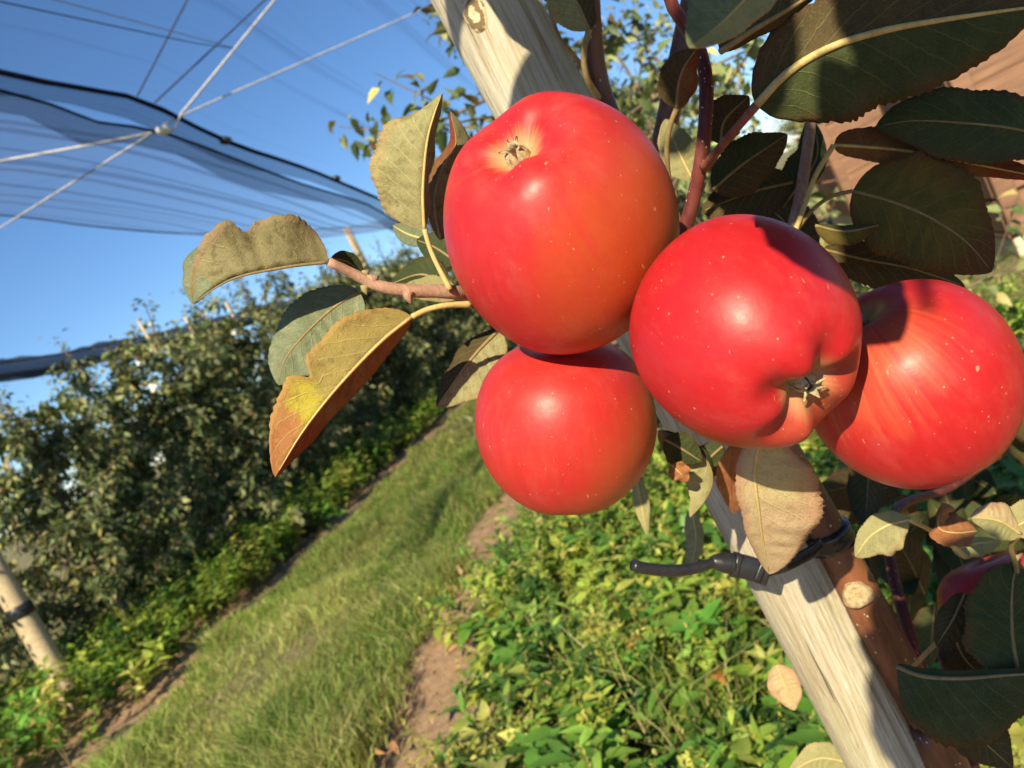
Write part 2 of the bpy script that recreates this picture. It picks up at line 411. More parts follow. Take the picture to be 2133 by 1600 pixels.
M['leaf_redbrown'] = mat_leaf("leaf_red_brown", (.20, .075, .03), (.28, .14, .05), (.32, .2, .08), tip=(.26, .05, .02), tip0=.7, rough=.7, spec=.2, spots=(.09, .03, .015))
M['leaf_tan'] = mat_leaf("leaf_dry_tan_pink", (.55, .43, .22), (.58, .45, .26), (.70, .60, .32), edge=(.50, .27, .17), edgew=.55, spots=(.36, .19, .10), spotamt=.4, rough=.75, spec=.2, vamt=.5)
M['leaf_tangreen'] = mat_leaf("leaf_tan_green", (.52, .48, .19), (.56, .48, .24), (.7, .62, .32), tip=(.60, .44, .27), tip0=.45, edge=(.48, .26, .17), edgew=.5, spots=(.34, .20, .09), spotamt=.4, rough=.75, spec=.2, vamt=.55)
M['leaf_rust'] = mat_leaf("leaf_rust", (.34, .13, .05), (.44, .20, .08), (.5, .26, .12), spots=(.15, .05, .02), rough=.7, spec=.2)
M['leaf_pale'] = mat_leaf("leaf_pale_green", (.34, .33, .15), (.40, .37, .17), (.52, .47, .24), rough=.7, spec=.2, edge=(.42, .34, .16), edgew=.3)
M['leaf_yellow'] = mat_leaf("leaf_dim_yellow_green", (.10, .09, .02), (.15, .115, .022), (.22, .18, .06), edge=(.12, .05, .018), edgew=.5, tip=(.12, .05, .02), tip0=.75, rough=.65, spec=.15, trans=.2)

# ================================================================== SETTING
# ground: one sheet, finer and gently uneven near the camera
def ground():
    xs = np.concatenate([np.linspace(-400, -8, 14), np.linspace(-7.5, 5, 90), np.linspace(6, 400, 14)])
    ys = np.concatenate([np.linspace(-400, -3, 14), np.linspace(-2.5, 16, 120), np.linspace(17, 600, 20)])
    X, Y = np.meshgrid(xs, ys)
    near = np.exp(-((X / 9) ** 4)) * np.exp(-(((Y - 6) / 14) ** 4))
    Z = (0.018 * np.sin(X * 2.3 + 1.1 * np.sin(Y * .9)) + 0.012 * np.sin(Y * 3.1 + X) + rng.normal(0, .006, X.shape)) * near
    Z += -0.035 * np.exp(-((X + 1.30) / .12) ** 2) * near - 0.03 * np.exp(-((X + 3.02) / .12) ** 2) * near
    V = np.stack([X, Y, Z], -1).reshape(-1, 3); nx = len(xs)
    i, j = np.meshgrid(np.arange(len(ys) - 1), np.arange(nx - 1), indexing='ij'); b = (i * nx + j).ravel()
    return mesh_obj("ground", V, np.stack([b, b + 1, b + nx + 1, b + nx], 1), M['ground'])
tag(ground(), "tan orchard soil under grass and weeds", None, None, "structure")

def norm(v): return v / (np.linalg.norm(v, axis=-1, keepdims=True) + 1e-12)

def scatter_leaves(pos, d, nrm, L, W, fold=.25, droop=.15, long=False):
    """leaf-shaped faces: pos base (n,3), d direction, nrm rough normal; 7 vertices, 6 triangles each"""
    n = len(pos); d = norm(d); s = norm(np.cross(d, nrm)); nn = norm(np.cross(s, d))
    L = np.broadcast_to(L, n)[:, None]; W = np.broadcast_to(W, n)[:, None]
    f = np.broadcast_to(fold, n)[:, None] * W; dr = np.broadcast_to(droop, n)[:, None] * L
    a, b = (.3, .62)
    v0 = pos
    v1 = pos + d * L * a + s * W * .46 + nn * f * .5 - nn * dr * .1
    v2 = pos + d * L * a - s * W * .46 + nn * f * .5 - nn * dr * .1
    v3 = pos + d * L * .47 - nn * dr * .2
    v4 = pos + d * L * b + s * W * .38 + nn * f * .4 - nn * dr * .45
    v5 = pos + d * L * b - s * W * .38 + nn * f * .4 - nn * dr * .45
    v6 = pos + d * L - nn * dr
    V = np.stack([v0, v1, v2, v3, v4, v5, v6], 1).reshape(-1, 3)
    T = np.array([[0, 1, 3], [0, 3, 2], [1, 4, 3], [2, 3, 5], [3, 4, 6], [3, 6, 5]])
    F = (np.arange(n)[:, None, None] * 7 + T[None]).reshape(-1, 3)
    return V, F
def pick(cols, n, jit=.18, p=None):
    c = np.array(cols)[rng.choice(len(cols), n, p=p)]
    return np.clip(c * (1 + rng.normal(0, jit, (n, 1))) * (1 + rng.normal(0, jit * .3, (n, 3))), .004, .9)

# ------------------------------------------------------------------ grass strip
def blades(n, xr, yr, h, w, cols, p=None, dens=None, zb=0.0, tuft=0):
    x = rng.uniform(*xr, n); y = rng.uniform(*yr, n)
    out = None
    if tuft:
        m_ = n // tuft; ti = rng.integers(0, m_, n); tx = rng.uniform(*xr, m_); ty = rng.uniform(*yr, m_)
        ox, oy = rng.normal(0, .018, n), rng.normal(0, .018, n); x = tx[ti] + ox; y = ty[ti] + oy
        out = np.stack([ox, oy], 1) / .018; tl = rng.uniform(.5, 1.5, m_)[ti]; tc = rng.uniform(.65, 1.3, m_)[ti]
    if dens is not None:
        k = rng.random(n) < dens(x, y); x, y = x[k], y[k]; n = len(x)
        if out is not None: out, tl, tc = out[k], tl[k], tc[k]
    clump = .6 + .8 * (np.sin(x * 7.1 + 2 * np.sin(y * 3.3)) * .5 + .5) * (np.sin(y * 5.7 + x * 2) * .5 + .5)
    hh = rng.uniform(.5, 1.1, n) * h * clump; ww = rng.uniform(.7, 1.3, n) * w
    a = rng.uniform(0, 2 * math.pi, n); side = np.stack([np.cos(a), np.sin(a), 0 * a], 1)
    b = rng.uniform(0, 2 * math.pi, n); lean = np.stack([np.cos(b), np.sin(b), 0 * b], 1) * rng.uniform(.2, 1.5, n)[:, None]
    if out is not None:
        lean = lean * .45 + np.concatenate([out * .42, np.zeros((n, 1))], 1); hh = hh * tl
    p0 = np.stack([x, y, np.full(n, zb - .01)], 1)
    up = np.array([0, 0, 1.0])
    m1 = p0 + up * (hh * .62)[:, None] + lean * (hh * .3)[:, None]
    tp = p0 + up * (hh * 1.0)[:, None] + lean * (hh * .95)[:, None]
    V = np.stack([p0 - side * ww[:, None] * .5, p0 + side * ww[:, None] * .5, m1 + side * ww[:, None] * .4, m1 - side * ww[:, None] * .4, tp], 1).reshape(-1, 3)
    T = np.array([[0, 1, 2], [0, 2, 3], [3, 2, 4]])
    F = (np.arange(n)[:, None, None] * 5 + T[None]).reshape(-1, 3)
    c = pick(cols, n, .22, p)
    dryf = np.clip(.5 + .9 * np.sin(x * 3.1 + 1.7 * np.sin(y * 1.9)) * np.sin(y * 1.3 + 2.0 * np.sin(x * 1.7)) + .4 * np.exp(-((x + 2.35) / .25) ** 2) - .35 * np.exp(-((x + 1.6) / .3) ** 2), 0, 1)[:, None] * .36
    c = c * (1 - dryf) + np.array([.52, .44, .19]) * (1 + rng.normal(0, .15, (n, 1))) * dryf
    if out is not None: c = c * tc[:, None]
    return V, F, np.repeat(np.clip(c, .01, .9), 5, 0)
def joinVF(parts):
    V, F, C = [], [], []; b = 0
    for v, f, c in parts:
        V.append(v); F.append(f + b); C.append(c); b += len(v)
    return np.vstack(V), np.vstack(F), np.vstack(C)
GC = [(.20, .35, .055), (.32, .45, .09), (.48, .46, .16), (.12, .23, .035), (.62, .50, .24)]
GP = [.30, .28, .19, .12, .11]
def dens_main(x, y):
    xw = x + .06 * np.sin(y * 2.1) + .05 * np.sin(y * 5.3 + 1)
    d = np.clip((xw + 3.02) / .12, 0, 1) * np.clip((-1.38 - xw) / .14, 0, 1)
    patch = .5 + .5 * np.sin(x * 2.9 + np.sin(y * 1.1) * 2) * np.sin(y * 1.7 + x)
    tyre = 1 - .45 * np.exp(-((xw + 2.35) / .16) ** 2)
    return d * (.52 + .48 * patch ** 1.4) * tyre
gp = [blades(230000, (-3.1, -1.3), (1.2, 6), .075, .0046, GC, GP, dens_main, 0.0, 26),
      blades(24000, (-2.0, -1.3), (1.2, 5.5), 0.125, .0046, [(.13, .22, .04), (.22, .30, .07), (.09, .16, .03), (.40, .38, .16)], None, dens_main),
      blades(90000, (-3.1, -1.3), (6, 16), .075, .008, GC, GP, dens_main, 0.0, 20),
      blades(18000, (-3.1, -1.3), (16, 40), .10, .022, GC, GP, dens_main)]
V, F, C = joinVF(gp)
tag(mesh_obj("grass", V, F, M['grass'], None, True, None, C), "mown green grass strip between the tree rows", "grass", None, "stuff")
gp = [blades(30000, (.75, 3.2), (2.2, 9), .10, .009, GC, GP, lambda x, y: np.clip((x - .8) / .3, 0, 1) * .8)]
V, F, C = joinVF(gp)
tag(mesh_obj("grass", V, F, M['grass'], None, True, None, C), "shaded grass around the wooden bins", "grass", None, "stuff")

# ------------------------------------------------------------------ weeds
def weed_patch(n, xr, yr, hr, leaf, cols, spike=.25, dens=None, p=None, per=(22, 46)):
    parts = []
    x = rng.uniform(*xr, n); y = rng.uniform(*yr, n)
    if dens is not None:
        k = rng.random(n) < dens(x, y); x, y = x[k], y[k]; n = len(x)
    pos, dr, nr, LL, WW, CC = [], [], [], [], [], []
    stems = []
    for i in range(n):
        ns = rng.integers(2, 5); big = rng.choice([.75, 1.0, 1.5], ns); base = np.array([x[i], y[i], -.005]); tone = pick(cols, 1, .16, p)[0]
        for s in range(ns):
            h = rng.uniform(*hr); a = rng.uniform(0, 2 * math.pi); ln = rng.uniform(.1, .75)
            top = base + np.array([math.cos(a) * h * ln, math.sin(a) * h * ln, h])
            k = int(rng.integers(*per) / ns) + 3
            t = np.sort(rng.uniform(.22, 1.0, k)); pp = base + (top - base) * t[:, None] + np.array([0, 0, 1.0]) * (.12 * h * np.sin(t * math.pi))[:, None]
            az = np.arange(k) * 2.4 + a; el = rng.normal(.35, .35, k)
            d = np.stack([np.cos(az) * np.cos(el), np.sin(az) * np.cos(el), np.sin(el)], 1)
            sz = leaf * rng.uniform(.5, 1.45, k) * (1.2 - .6 * t) * big[s]
            pos.append(pp); dr.append(d); nr.append(np.tile([0, 0, 1.0], (k, 1)) + rng.normal(0, .3, (k, 3)))
            LL.append(sz); WW.append(sz * rng.uniform(.30, .48, k)); CC.append(np.clip(tone * (1 + .25 * (t[:, None] - .4)) * (1 + rng.normal(0, .14, (k, 1))), .005, .8))
            stems.append((base, top))
            if rng.random() < spike:
                q = int(rng.integers(16, 34)); tt = rng.uniform(.75, 1.3, q)
                sp = base + (top - base) * tt[:, None]; az = rng.uniform(0, 6.28, q)
                d = np.stack([np.cos(az), np.sin(az), rng.uniform(.4, 1.6, q)], 1)
                pos.append(sp); dr.append(d); nr.append(rng.normal(0, 1, (q, 3)))
                LL.append(rng.uniform(.006, .012, q)); WW.append(rng.uniform(.004, .007, q)); CC.append(pick([(.40, .42, .07), (.33, .38, .07), (.50, .45, .12)], q, .15))
    V, F = scatter_leaves(np.vstack(pos), np.vstack(dr), np.vstack(nr), np.concatenate(LL), np.concatenate(WW), .35, .25)
    parts.append((V, F, np.repeat(np.vstack(CC), 7, 0)))
    # stems: thin three-sided prisms
    A = np.array([s[0] for s in stems]); B = np.array([s[1] for s in stems]); n = len(A)
    o = np.array([[1, 0, 0], [-.5, .87, 0], [-.5, -.87, 0]]) * .0016
    Vs = np.stack([A + o[0], A + o[1], A + o[2], B + o[0] * .5, B + o[1] * .5, B + o[2] * .5], 1).reshape(-1, 3)
    T = np.array([[0, 1, 4], [0, 4, 3], [1, 2, 5], [1, 5, 4], [2, 0, 3], [2, 3, 5]])
    parts.append((Vs, (np.arange(n)[:, None, None] * 6 + T[None]).reshape(-1, 3), np.repeat(pick([(.20, .24, .07), (.30, .24, .11)], n), 6, 0)))
    return joinVF(parts)
WC = [(.13, .27, .045), (.23, .36, .06), (.40, .47, .09), (.075, .17, .035), (.54, .52, .15)]
WP = [.25, .26, .25, .12, .12]
def d_right(x, y):
    xw = x + .10 * np.sin(y * 3.1) + .07 * np.sin(y * 7.7 + 1)
    return np.clip((xw + 1.13) / .25, 0, 1) ** .8 * np.clip((1.0 - x) / .25, .15, 1) * (1 - .35 * (y > 4))
V, F, C = weed_patch(1050, (-1.30, 1.1), (.9, 3.4), (.05, .23), .058, WC, .48, d_right, WP)
tag(mesh_obj("weeds", V, F, M['weed'], None, True, None, C), "bright green weeds with yellowish spikes below the wooden stake", "weeds", None, "stuff")
V, F, C = weed_patch(100, (-.95, .9), (1.0, 3.4), (.03, .10), .11, [(.14, .26, .05), (.22, .34, .07), (.10, .20, .05)], 0, None, None, (8, 16))
gv = blades(6500, (-1.02, 1.0), (.9, 3.4), .20, .0045, [(.24, .34, .08), (.42, .42, .15), (.16, .26, .05), (.55, .43, .22)])
k = 420; px_ = np.stack([rng.uniform(-1.3, 1.0, k), rng.uniform(.9, 3.4, k), rng.uniform(.0, .12, k)], 1)
lv, lf = scatter_leaves(px_, rng.normal(0, 1, (k, 3)) * [1, 1, .3], np.array([0, 0, 1.0]) + rng.normal(0, .5, (k, 3)), rng.uniform(.02, .06, k), rng.uniform(.012, .03, k), .5, .4)
V, F, C = joinVF([(V, F, C), gv, (lv, lf, np.repeat(pick([(.45, .27, .12), (.55, .36, .18), (.30, .16, .08)], k), 7, 0))])
tag(mesh_obj("weeds", V, F, M['weed'], None, True, None, C), "broad leaved weeds, tall grass blades and dead leaves mixed under the stake", "weeds", None, "stuff")
V, F, C = weed_patch(650, (-1.25, 1.0), (3.4, 9), (.06, .20), .06, WC, .2, d_right, WP)
tag(mesh_obj("weeds", V, F, M['weed'], None, True, None, C), "weeds further along the near tree row", "weeds", None, "stuff")
def d_left(x, y): return np.clip((-3.05 - x) / .25, 0, 1)
V, F, C = weed_patch(900, (-4.7, -3.1), (2.2, 9), (.10, .38), .06, WC, .12, d_left, WP, (26, 50))
tag(mesh_obj("weeds", V, F, M['weed'], None, True, None, C), "tall green weeds under the opposite tree row", "weeds", None, "stuff")
V, F, C = weed_patch(420, (-4.6, -3.1), (9, 22), (.15, .45), .10, WC, .05, d_left, WP, (14, 26))
tag(mesh_obj("weeds", V, F, M['weed'], None, True, None, C), "distant weeds under the opposite tree row", "weeds", None, "stuff")

# ------------------------------------------------------------------ apple trees along the rows
def make_tree(seed, h=2.15, rad=.55, nb=34, leaves=1.0, low=.28):
    r = np.random.default_rng(seed); geos = []
    pts = [(0, 0, -.05)]
    for i in range(1, 8):
        pts.append((r.normal(0, .025), r.normal(0, .025), h * .93 * i / 7))
    tr = spline(pts, 30); geos.append(tube_geo(tr, [.030, .022, .015, .006], 7))
    pos, dr, LL, sh = [], [], [], []
    def leafy(a, b, n, l0=.055):
        t = r.uniform(.12, 1.05, n); pp = a + (b - a) * t[:, None]; ax = norm(b - a)
        rd = norm(np.cross(r.normal(0, 1, (n, 3)), ax)); d = norm(rd + ax * r.uniform(0, .8, (n, 1)) + np.array([0, 0, -.25]))
        pos.append(pp + d * .012 + r.normal(0, .022, (n, 3))); dr.append(d); LL.append(r.uniform(.6, 1.2, n) * l0)
    for i in range(nb):
        f = (i + .5) / nb; z = low + (h * .80 - low) * f
        base = tr[min(int(z / (h * .93) * 29), 29)]
        a = i * 2.39996 + r.normal(0, .4); ln = rad * (1.12 - .50 * f) * r.uniform(.6, 1.2); el = r.uniform(-.25, .6) + .25 * f
        tip = base + ln * np.array([math.cos(a) * math.cos(el), math.sin(a) * math.cos(el), math.sin(el)])
        mid = (base + tip) / 2 + np.array([0, 0, r.uniform(-.03, .05)])
        geos.append(tube_geo(spline([base, mid, tip], 6), [.009, .003], 5, cap=False))
        leafy(base, mid, int(34 * leaves), .066); leafy(mid, tip, int(52 * leaves), .066)
        for q in range(r.integers(2, 5)):                # side shoots, mostly rising
            s0 = base + (tip - base) * r.uniform(.3, 1.0); aa = a + r.normal(0, 1.0); e2 = r.uniform(.2, 1.35)
            s1 = s0 + r.uniform(.10, .30) * np.array([math.cos(aa) * math.cos(e2), math.sin(aa) * math.cos(e2), math.sin(e2)])
            geos.append(tube_geo(np.array([s0, s1]), [.004, .0015], 4, cap=False)); leafy(s0, s1, int(36 * leaves), .06)
    for q in range(9):                                   # leader shoots at the top
        s0 = tr[-1 - q]; a = r.uniform(0, 6.28); k_ = .04 + .025 * q; s1 = s0 + np.array([math.cos(a) * k_, math.sin(a) * k_, r.uniform(.10, .30)])
        geos.append(tube_geo(np.array([s0, s1]), [.004, .0015], 4, cap=False)); leafy(s0, s1, int(15 * leaves), .05)
    pos = np.vstack(pos); dr = np.vstack(dr); LL = np.concatenate(LL); n = len(pos)
    nr = np.array([0, 0, 1.0]) + r.normal(0, .6, (n, 3))
    V, F = scatter_leaves(pos, dr, nr, LL, LL * r.uniform(.45, .62, n), .45, .3)
    cols = pick([(.095, .14, .055), (.17, .215, .09), (.28, .31, .14), (.44, .43, .21), (.55, .47, .16), (.24, .14, .06)], n, .18, [.18, .27, .27, .19, .06, .03])
    return merge(geos), (V, F, np.repeat(cols, 7, 0))
TV = []
for k, (h, rd, nb, lv) in enumerate([(2.15, .70, 44, 1.0), (2.3, .74, 46, 1.0), (2.0, .68, 42, 1.0), (2.35, .80, 36, .48)]):
    (tv, tf), (cv, cf, cc) = make_tree(100 + k, h, rd, nb, lv)
    root = empty("apple_tree")
    a = mesh_obj("trunk", tv, tf, M['far_bark'], root); b = mesh_obj("crown", cv, cf, M['crown'], root, True, None, cc)
    TV.append((root, a, b))
used = set()
def put_tree(k, x, y, rz, sc, label, group, tilt=0.0):
    root, a, b = TV[k]
    if k in used:
        root = root.copy(); COL.objects.link(root)
        for ch in (a, b):
            c = ch.copy(); COL.objects.link(c); c.parent = root
    used.add(k)
    root.location = (x, y, 0); root.rotation_euler = (tilt, tilt * .5, rz); root.scale = (sc, sc, sc)
    tag(root, label, "tree", group); return root
ORD = "first second third fourth fifth sixth seventh eighth ninth tenth eleventh twelfth thirteenth fourteenth fifteenth sixteenth seventeenth eighteenth nineteenth twentieth".split()
y = 4.05
put_tree(2, -4.55, 3.0, 1.0, .9, "apple tree behind the banded post across the grass", "apple trees across the grass strip")
for i in range(20):
    put_tree((i % 3) if i % 5 != 4 else 3, -3.95 + rng.normal(0, .05), y, rng.uniform(0, 6.28), rng.uniform(.86, .97) + (.13 if i > 1 else 0), "leafy apple tree in the row across the grass, %s from the near end" % ORD[i], "apple trees across the grass strip", rng.normal(0, .03))
    y += .80 + (0.35 if i > 10 else 0) + rng.uniform(-.08, .08)
for i, (x, yy, k, s) in enumerate([(-.17, 2.95, 3, 1.03), (.10, 4.5, 3, .9), (-.05, 5.6, 0, .95), (.05, 6.9, 2, 1.0), (.0, 8.2, 1, 1.0), (.05, 9.6, 0, 1.0), (.0, 11.2, 3, 1.0), (.0, 13.0, 2, 1.0), (.0, 15.0, 1, 1.0), (.0, 17.5, 0, 1.05)]):
    put_tree(k, x, yy, rng.uniform(0, 6.28), s, "apple tree behind the clustered apples in the near row, %s from the camera" % ORD[i], "apple trees of the near row")
for i in range(12):
    put_tree(i % 4, -7.95 + rng.normal(0, .08), 3.6 + i * 1.35, rng.uniform(0, 6.28), rng.uniform(.8, .95), "apple tree seen through gaps of the first row, %s from the near end" % ORD[i], "apple trees two rows away")
for i in range(14):
    put_tree(i % 4, (4.1, 4.0)[i % 2] + rng.normal(0, .1), 4.5 + i * 1.25, rng.uniform(0, 6.28), rng.uniform(.95, 1.1), "apple tree behind the wooden bins, %s from the near end" % ORD[i], "apple trees beyond the bins")
for i in range(18):
    x = -26 + i * 2.9 + rng.normal(0, .5)
    put_tree(i % 4, x, 30 + rng.uniform(-3, 4), rng.uniform(0, 6.28), rng.uniform(1.3, 1.7), "far off tree closing the end of the orchard, %s along" % ORD[i], "trees at the orchard end")

# ------------------------------------------------------------------ round posts of the net frame
def post(name, base, top, r, label, band=None, group="round posts carrying the net"):
    root = empty(name, base); b = np.array(base); tp = np.array(top)
    o = mesh_obj("pole", *tube_geo(spline([b + [0, 0, -.1], (b + tp) / 2, tp], 20) - b, [r, r * .93], 20, wob=.03), M['post'], root)
    if band is not None:
        c = b + (tp - b) * ((band - b[2]) / (tp[2] - b[2])) - b
        mesh_obj("band", *tube_geo(np.array([c - [0, 0, .034], c - [0, 0, .03], c + [0, 0, .03], c + [0, 0, .034]]), [r * 1.06, r * 1.12, r * 1.12, r * 1.06], 20), M['black'], root)
    tag(root, label, "post", group); return root
post("support_post", (-3.9, 3.38, 0), (-3.92, 3.38, 2.95), .062, "pale round post with a dark band at the grass edge", band=.62)
post("support_post", (-3.9, 10.5, 0), (-3.9, 10.52, 2.72), .055, "pale round post rising above the tree tops to the net")
# slim stakes of the trees across the grass
n_ = 0
for i, (px, py, y0, hh) in enumerate([(300, 690, 0, 0), (395, 680, 0, 0), (480, 650, 0, 0), (335, 860, 0, 0), (20, 980, 0, 0), (560, 640, 0, 0)]):
    w = atx(px, py, -3.98 if i != 4 else -4.3)
    base = (w[0] + .02, w[1], 0)
    o = mesh_obj("tree_stake", *tube_geo(spline([(0, 0, -.05), (.0, .0, w[2] * .5), (w[0] - base[0], 0, w[2] + .10)], 10), [.014, .011], 10, wob=.05), M['post'])
    o.location = base
    tag(o, "slim pale stake among the foliage across the grass, %s from the near end" % ORD[(3, 1, 4, 2, 0, 5)[i] if i != 0 else 1] if False else
        ["slim stake beside the tallest near shoot across the grass", "slim stake poking above the dark net roll", "slim stake under the drooping olive leaf", "slim stake below the white tag across the grass", "slim stake at the very near end across the grass", "slim stake beside the orange tipped leaf"][i], "stake", "slim stakes of the opposite row")
# white tags clipped to the trees across the grass
for i, (px, py, s) in enumerate([(318, 808, .034), (487, 694, .022), (287, 757, .018), (312, 676, .014)]):
    w = atx(px, py, -3.3)
    V, F = [], []
    for q in range(3):
        a = q * 2.1 + i; dv = np.array([math.cos(a) * .5, .2, math.sin(a) * .5]) * s
        v, f = box_geo(w + dv, s * .95, s * .5, s * .85, s * .12); b = len(V); V += [tuple(z) for z in v]; F += [tuple(j + b for j in z) for z in f]
    o = mesh_obj("white_tag", V, F, M['white']); localise(o, w)
    tag(o, ["largest white tag hanging in the trees across the grass", "small white tag near the drooping olive leaf", "small white tag below the dark net roll", "tiny white tag at the top of the dark net roll"][i], "tag", "white tags in the trees")

# ------------------------------------------------------------------ hail net and its cords
def ruled(name, A, B, nA, nB, mat, parent, sag=0.0, ripple=.0):
    a = spline(A, nA); b = spline(B, nA); V, UVs = [], []
    for i in range(nA):
        for j in range(nB):
            t = j / (nB - 1); p = a[i] + (b[i] - a[i]) * t
            p = p + np.array([0, 0, -sag * 4 * t * (1 - t) + ripple * math.sin(i * .9 + 5 * t) * math.sin(t * 9)])
            V.append(p); UVs.append((i / nA * 9, t))
    b0 = [i * nB + j for i in range(nA - 1) for j in range(nB - 1)]; b0 = np.array(b0)
    return mesh_obj(name, V, np.stack([b0, b0 + 1, b0 + nB + 1, b0 + nB], 1), mat, parent, True, UVs)
hemA = [(-1.9, .4, 2.46), (-1.9, 1.6, 2.44)] + [tuple(atx(*q, -1.9)) for q in [(0, 150), (120, 176), (290, 208), (480, 298), (640, 352), (760, 402), (850, 440), (900, 462)]] + [(-1.9, 9.2, 2.2), (-1.9, 10.5, 2.5), (-1.9, 14, 2.25), (-1.9, 17.5, 2.5), (-1.9, 30, 2.4)]
hemB = [(-1.9, .4, 2.30), (-1.9, 1.6, 2.36)] + [tuple(atx(*q, -1.93)) for q in [(0, 188), (100, 215), (200, 254), (330, 273), (480, 328), (620, 380), (760, 424), (860, 466)]] + [(-1.95, 9.0, 2.12), (-1.95, 10.5, 2.42), (-1.95, 14, 2.18), (-1.95, 17.5, 2.42), (-1.95, 30, 2.35)]
ridC = [(-3.9, .4, 2.75), (-3.9, 3.38, 2.97)] + [tuple(atx(*q, -3.9)) for q in [(0, 448), (200, 472), (400, 487), (600, 482), (760, 472)]] + [(-3.9, 14, 2.6), (-3.9, 17.5, 2.75), (-3.9, 30, 2.7)]
ridD = [(0.02, .4, 2.9), (0.02, 3.4, 3.05), (0.02, 7, 2.85), (0.02, 10.5, 3.0), (0.02, 14, 2.85), (0.02, 17.5, 3.0), (0.02, 30, 2.9)]
M['net1'] = mat_net("net_overhead", .06, (.07, .12, .34)); M['net2'] = mat_net("net_side", .26, (.24, .30, .48)); M['net3'] = mat_net("net_roll", .72, (.07, .085, .14))
n1 = empty("hail_net", (0, 3.4, 3.0)); n1.location = (0, 0, 0)
ruled("net_sheet", hemA, ridD, 90, 14, M['net1'], n1, .05, .006)
def hem_tube(parent, pts, r, n=120):
    P = spline(pts, n); V, F = tube_geo(P, r, 7, wob=.35); return mesh_obj("hem", V, F, M['hem'], parent)
hem_tube(n1, hemA, [.011, .012, .012, .008, .009, .010, .010])
# folded skirt of net hanging from the hem
skA = [tuple(np.array(p) + [0, 0, -.012]) for p in hemA]; skA2 = [tuple(np.array(p) + [-.05, 0, -.075 - .035 * math.sin(i * 1.7)]) for i, p in enumerate(hemA)]
M['skirt'] = mat_net("net_skirt", .50, (.03, .045, .11))
ruled("skirt", skA, skA2, 90, 4, M['skirt'], n1)
tag(n1, "overhead net panel with thick dark hem against the blue sky", "net", "net panels")
n2 = empty("hail_net")
ruled("net_sheet", hemB, ridC, 90, 16, M['net2'], n2, .10, .010)
hem_tube(n2, hemB, [.006, .007, .006, .006, .006, .006, .006]); hem_tube(n2, ridC, .006)
skB = [tuple(np.array(p) + [-.05, 0, -.085 - .045 * math.sin(i * 2.1 + 1)]) for i, p in enumerate(hemB)]
ruled("skirt", hemB, skB, 90, 4, M['skirt'], n2)
M['fold'] = mat_net("net_fold", .30, (.05, .07, .16))
hb, rc = spline(hemB, 60), spline(ridC, 60)
for q, (t0, w0) in enumerate([(.05, .016), (.10, .02), (.17, .012), (.22, .03), (.30, .016), (.38, .022), (.47, .014), (.58, .02), (.70, .014), (.82, .02)]):
    def crv(tt): return [tuple(hb[i] + (rc[i] - hb[i]) * (tt + .02 * math.sin(i * .5 + q * 2)) + np.array([0, 0, -.10 * 4 * tt * (1 - tt) - .012])) for i in range(0, 60, 3)]
    ruled("fold", crv(t0), crv(t0 + w0), 60, 3, M['fold'], n2)
tag(n2, "greyish net panel sloping down over the row across the grass", "net", "net panels")
# rolled net two rows away
n3 = empty("rolled_net")
rp = [tuple(atx(*q, -7.9)) for q in [(-260, 800), (0, 772), (150, 748), (300, 715), (430, 685)]] + [(-7.9, 16, 2.75), (-7.9, 24, 2.7)]
P = spline(rp, 90); V, F = tube_geo(P, [.10, .13, .11, .15, .12, .16, .13], 11, wob=.42); mesh_obj("roll", V, F, M['net3'], n3)
V, F = tube_geo(P + [0, 0, -.10], [.05, .06, .055, .07, .06], 7, wob=.35); mesh_obj("bottom_fold", V, F, M['net3'], n3)
V, F = tube_geo(P + [0, 0, .10], .018, 6, wob=.3); mesh_obj("top_cord", V, F, M['hem'], n3)
tag(n3, "dark blue rolled net hanging behind the first tree row", "net")
def rope(name, pts, r, mat, label):
    o = mesh_obj(name, *tube_geo(spline(pts, 26), r, 6), mat); localise(o, pts[0]); tag(o, label, "rope"); return o
gA = atx(372, 243, -1.9); gB = atx(330, 273, -1.93)
e1 = atx(572, 0, -1.45); e2 = atx(800, 55, -1.0)
rope("rope", [atx(-60, 347, -2.85), gB, gA, e1, e1 + (e1 - gA) * 1.4], .0065, M['rope'], "pale rope through the net gap running up steeply")
rope("rope", [atx(-60, 512, -3.6), atx(300, 288, -2.0), atx(385, 238, -1.88), e2, e2 + (e2 - atx(385, 238, -1.88)) * .5], .0045, M['rope'], "thin pale rope crossing both net panels at a flat angle")
a0 = atx(286, 200, -1.88); e3 = atx(392, -4, -1.6); rope("cord", [a0, e3, e3 + (e3 - a0) * .8], .0045, M['wire'], "dark cord above the net hem nearer the steep side")
a0 = atx(322, 214, -1.88); e4 = atx(556, -4, -1.4); rope("cord", [a0, e4, e4 + (e4 - a0) * .8], .0045, M['wire'], "dark cord above the net hem alongside the pale rope")
a0 = atx(-30, -40, -1.5); e5 = atx(430, 95, -1.2); rope("cord", [a0, e5, atx(1500, 330, -.6)], .002, M['wire'], "faint long cord high across the net")
for i, (px, py) in enumerate([(470, 293), (340, 271), (700, 372)]):
    w = atx(px, py, -1.9); o = mesh_obj("net_clip", *box_geo(w, .05, .07, .035, .01), M['black'] if i != 1 else M['white']); localise(o, w)
    tag(o, ["black clip on the thick net hem", "white clip where the ropes meet the net", "far black clip on the thick net hem"][i], "clip", "clips on the net hems")

